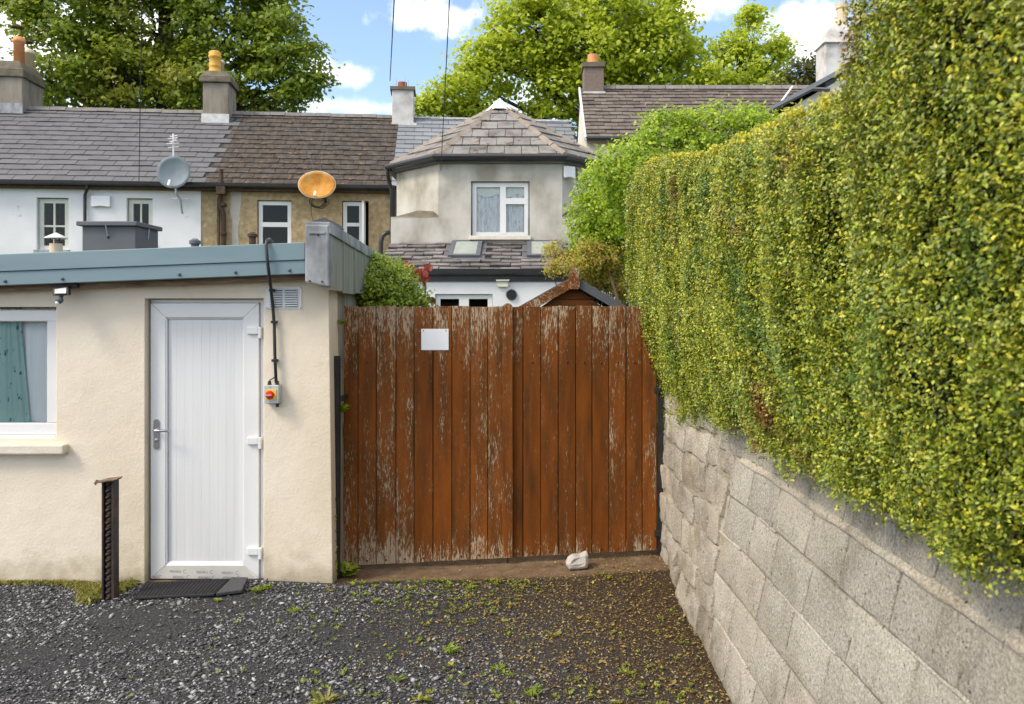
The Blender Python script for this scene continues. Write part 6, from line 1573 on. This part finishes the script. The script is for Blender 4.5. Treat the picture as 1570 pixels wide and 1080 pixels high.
V = V * rng.uniform(.75, 1.25, (n, 7, 1))
an = rng.uniform(0, 6.283, n); ca, sa = np.cos(an)[:, None], np.sin(an)[:, None]
tl = rng.normal(0, .35, n)[:, None]; Vz = V[:, :, 2] * np.cos(tl) + V[:, :, 0] * np.sin(tl); Vx = V[:, :, 0] * np.cos(tl) - V[:, :, 2] * np.sin(tl)
X = Vx * ca - V[:, :, 1] * sa + x[:, None]; Yv = Vx * sa + V[:, :, 1] * ca + y[:, None]; Z = Vz + (ground_h(x, y) + sz * .25)[:, None]
V = np.stack([X, Yv, Z], axis=2).reshape(-1, 3); Fc = (Fb[None] + (np.arange(n) * 7)[:, None, None]).reshape(-1, 3)
def mk_gravel():
    m, nt, bs, out = newmat('gravel'); N = NT(nt)
    c = N.ramp(N.island(), [(0, (.025, .025, .027)), (.35, (.07, .07, .073)), (.65, (.15, .15, .155)), (.88, (.27, .27, .275)), (1, (.45, .44, .43))])
    c2 = N.ramp(N.island(), [(0, (.02, .013, .010)), (.4, (.055, .035, .024)), (.7, (.11, .08, .055)), (1, (.25, .2, .15))])
    jit = N.math('MULTIPLY', N.math('SUBTRACT', N.noise(N.pos(), 2.2, 5), .5), 1.6)
    f = N.rng(N.math('ADD', N.math('ADD', N.xyz(0), N.math('MULTIPLY', N.xyz(1), .35)), jit), 1.2, 2.6, 0, .85)
    N.put(bs.inputs['Base Color'], N.mix(f, c, c2)); bs.inputs['Roughness'].default_value = .6; bs.inputs['Specular IOR Level'].default_value = .4
    return m
o = link('gravel', np_mesh('gravel', V, Fc, mk_gravel())); top(o, 'loose dark grey gravel covering the yard', 'gravel', kind='stuff')
# litter: small fallen leaves, mostly towards the gate and block wall
n = 42000
x = rng.uniform(-2.6, 1.06, n); y = rng.uniform(3.4, 6.5, n)
pv = vnoise(np.stack([x, y, x * 0], axis=1), 2.6, 31) * .5 + .5
rr_ = np.clip((x + .4 * y - .7 + .7 * (pv - .5)) / 1.5, 0, 1) ** 1.5
keep = (rng.uniform(size=n) < rr_ * np.where(y > 6.12, np.where(x > .5, .5, .06), .9)); x, y = x[keep], y[keep]; n = len(x)
C = np.stack([x, y, ground_h(x, y) + rng.uniform(.006, .016, n)], axis=1)
o = link('leaf_litter', leaf_mesh('leaf_litter', C, nrm(np.array([0, 0, 1.0]) + .45 * rv(rng, n)), rng.lognormal(0, .4, n) * .0125, LM['litter'], rng, .5, .3)); top(o, 'small yellow and brown fallen leaves strewn before the gate', 'leaves', kind='stuff')
# grass and moss at the foot of the cream wall
n = 4200
x = PX(rng.uniform(-60, 205, n), 5.95); wob = vnoise(np.stack([x, x * 0, x * 0], axis=1), 6, 9)
y = 6.05 - np.abs(rng.normal(0, .025 + .06 * np.clip(wob, 0, 1), n)); near = np.exp(-((x - PX(150, 5.75)) / .16) ** 2); y = y - near * rng.uniform(0, .38, n)
L_ = rng.uniform(.015, .05, n) * (1 + .9 * near); D = nrm(np.array([0, -.25, .7]) + .75 * rv(rng, n))
C = np.stack([x, y, ground_h(x, y) + L_ * .35], axis=1)
Nn = nrm(np.cross(D, rv(rng, n)))
o = link('grass', leaf_mesh('grass', C, Nn, L_, LM['grass'], rng, .22, .1, D=D)); top(o, 'yellowish grass and moss along the foot of the cream wall', 'grass', kind='stuff')
# tiny seedlings all over the litter
n0 = 1150; cx_ = rng.uniform(-2.3, 1.0, n0); cy_ = 6.1 - rng.uniform(0, 1, n0) ** 1.5 * 2.1; cn_ = vnoise(np.stack([cx_, cy_, cx_ * 0], axis=1), 3.4, 77); k_ = (cn_ > -.15) & (rng.uniform(size=n0) < np.clip((cx_ + 2.2) / 1.6, .12, 1)); cx_, cy_ = cx_[k_], cy_[k_]; n0 = len(cx_)
kk = 9; cx2 = np.repeat(cx_, kk); cy2 = np.repeat(cy_, kk); n = n0 * kk; sz_ = np.repeat(rng.uniform(.5, 1.25, n0), kk)
an = rng.uniform(0, 6.283, n); D = np.stack([np.cos(an), np.sin(an), rng.uniform(.2, 1.1, n)], axis=1); D = nrm(D); L_ = rng.uniform(.011, .032, n) * sz_
C = np.stack([cx2, cy2, ground_h(cx2, cy2) + .008], axis=1) + D * (L_ * .6)[:, None]
Nn = nrm(np.array([0, 0, 1.0]) - D * .5 + .2 * rv(rng, n))
o = link('seedlings', leaf_mesh('seedlings', C, Nn, L_, LM['weed'], rng, .42, .15, D=D)); top(o, 'tiny green and yellow seedlings dotted over the gravel before the gate', 'seedlings', kind='stuff')

def weed(label, px, py, size, nlv, seed, asp=.3, name='weed', upright=.5, mat='weed', base=None):
    rg = random.Random(seed); rng = np.random.default_rng(seed); nlv = int(nlv * 1.7)
    if base is None:
        Y = F * 2.0 / (py - CY); b = Vector((PX(px, Y), Y, 0)); b.z = float(ground_h(b.x, b.y))
    else: b = Vector(base)
    w = root(name, label, 'weed', b, 0, 'weeds in the gravel' if name == 'weed' else None)
    an = rng.uniform(0, 6.283, nlv); D = nrm(np.stack([np.cos(an), np.sin(an) * .8, rng.uniform(.1, 1.5, nlv) * upright], axis=1)); L_ = rng.uniform(.45, 1, nlv) * size
    C = np.array(b) + np.array([0, 0, .006]) + D * (L_ * .62)[:, None] + rng.normal(0, size * .18, (nlv, 3)) * np.array([1, 1, .15])
    link('leaves', to_root(leaf_mesh('leaves', C, nrm(np.array([0, -.2, 1.0]) - D * .6 + .25 * rv(rng, nlv)), L_, LM[mat], rng, asp, .25, D=D, six=True), w), None, w)
    m = MB()
    for i in range(0, nlv, 2): m.tube([b, Vector(C[i])], .0018, 3)
    m.build('stems', LM[mat], w); return w
WD = [(450, 938, .085, 26, 'leafy green weed tuft in the gravel right of the door'), (393, 912, .075, 26, 'spreading green weed at the foot of the cream wall right of the mats'), (408, 908, .06, 18, 'small green weed against the wall corner beside the spreading weed'),
      (334, 926, .05, 18, 'low yellow-green weed at the front edge of the small grey mat'), (607, 1042, .075, 16, 'bright green spiky weed in the grey gravel near the bottom edge'), (690, 998, .085, 20, 'flat yellow-green weed in the middle of the gravel below the gate strip'),
      (765, 1026, .08, 14, 'upright green weed below the gate strip at the lower middle'), (962, 1030, .08, 12, 'pale upright weed in the brown litter near the block wall foot'), (850, 974, .08, 22, 'wide yellow-green weed in the litter below the pale stone'), (625, 905, .06, 16, 'small weed at the edge of the bare earth below the white plate'),
      (720, 902, .055, 18, 'weed at the edge of the bare earth left of the gate strip'), (800, 900, .055, 18, 'weed at the edge of the bare earth left of the pale stone'), (505, 905, .065, 14, 'upright weed near the corner of the cream wall'), (575, 925, .07, 16, 'yellowish weed in the gravel near the left end of the gate'),
      (870, 930, .06, 18, 'row of weed leaves in the litter just below the pale stone'), (640, 1075, .09, 16, 'weed cut by the bottom edge left of the middle'), (815, 1068, .08, 16, 'weed at the bottom edge right of the middle'), (500, 1078, .09, 22, 'mossy weed clump at the bottom edge under the wall corner')]
for i, (px, py, s, k, lab) in enumerate(WD):
    q_ = random.Random(200 + i); weed(lab, px, py, s * q_.uniform(.6, 1.0), k, 60 + i, q_.choice((.16, .22, .3, .42)), upright=q_.choice((.15, .35, .7, 1.1)), mat=q_.choice(('weed', 'weed', 'grass', 'bush')))
# plants at the gate post
weed('leafy plant at the foot of the black gate post', 0, 0, .11, 30, 90, .45, 'post_weed', .9, 'weed', (PX(531, 6.3), 6.28, -.02))
weed('bright sprig sprouting from the gap between gate and black post', 0, 0, .085, 44, 91, .42, 'gap_sprig', .7, 'climber', P(522, 632, 6.3))
weed('small pale sprig hanging beside the top of the gate', 0, 0, .06, 16, 92, .4, 'wall_sprig', -.7, 'bush', P(524, 492, 6.35))
iv_ = root('ivy', 'thin ivy creeping up the black gate post', 'ivy', (PX(516, 6.18), 6.18, 0))
n = 46; zz = rng.uniform(.0, .62, n) ** 1.3; C = np.stack([PX(513, 6.18) + rng.normal(0, .014, n), np.full(n, 6.175) - rng.uniform(0, .02, n), zz], axis=1)
link('leaves', to_root(leaf_mesh('leaves', C, nrm(np.array([0, -.9, .5]) + .4 * rv(rng, n)), rng.uniform(.014, .035, n), LM['bush'], rng, .7, .15, .4, six=True), iv_), None, iv_)
MB().tube([(PX(513, 6.18), 6.19, -.02), (PX(511, 6.18), 6.185, .25), (PX(514, 6.18), 6.185, .6)], .003, 4).build('stem', MT['twig'], iv_)
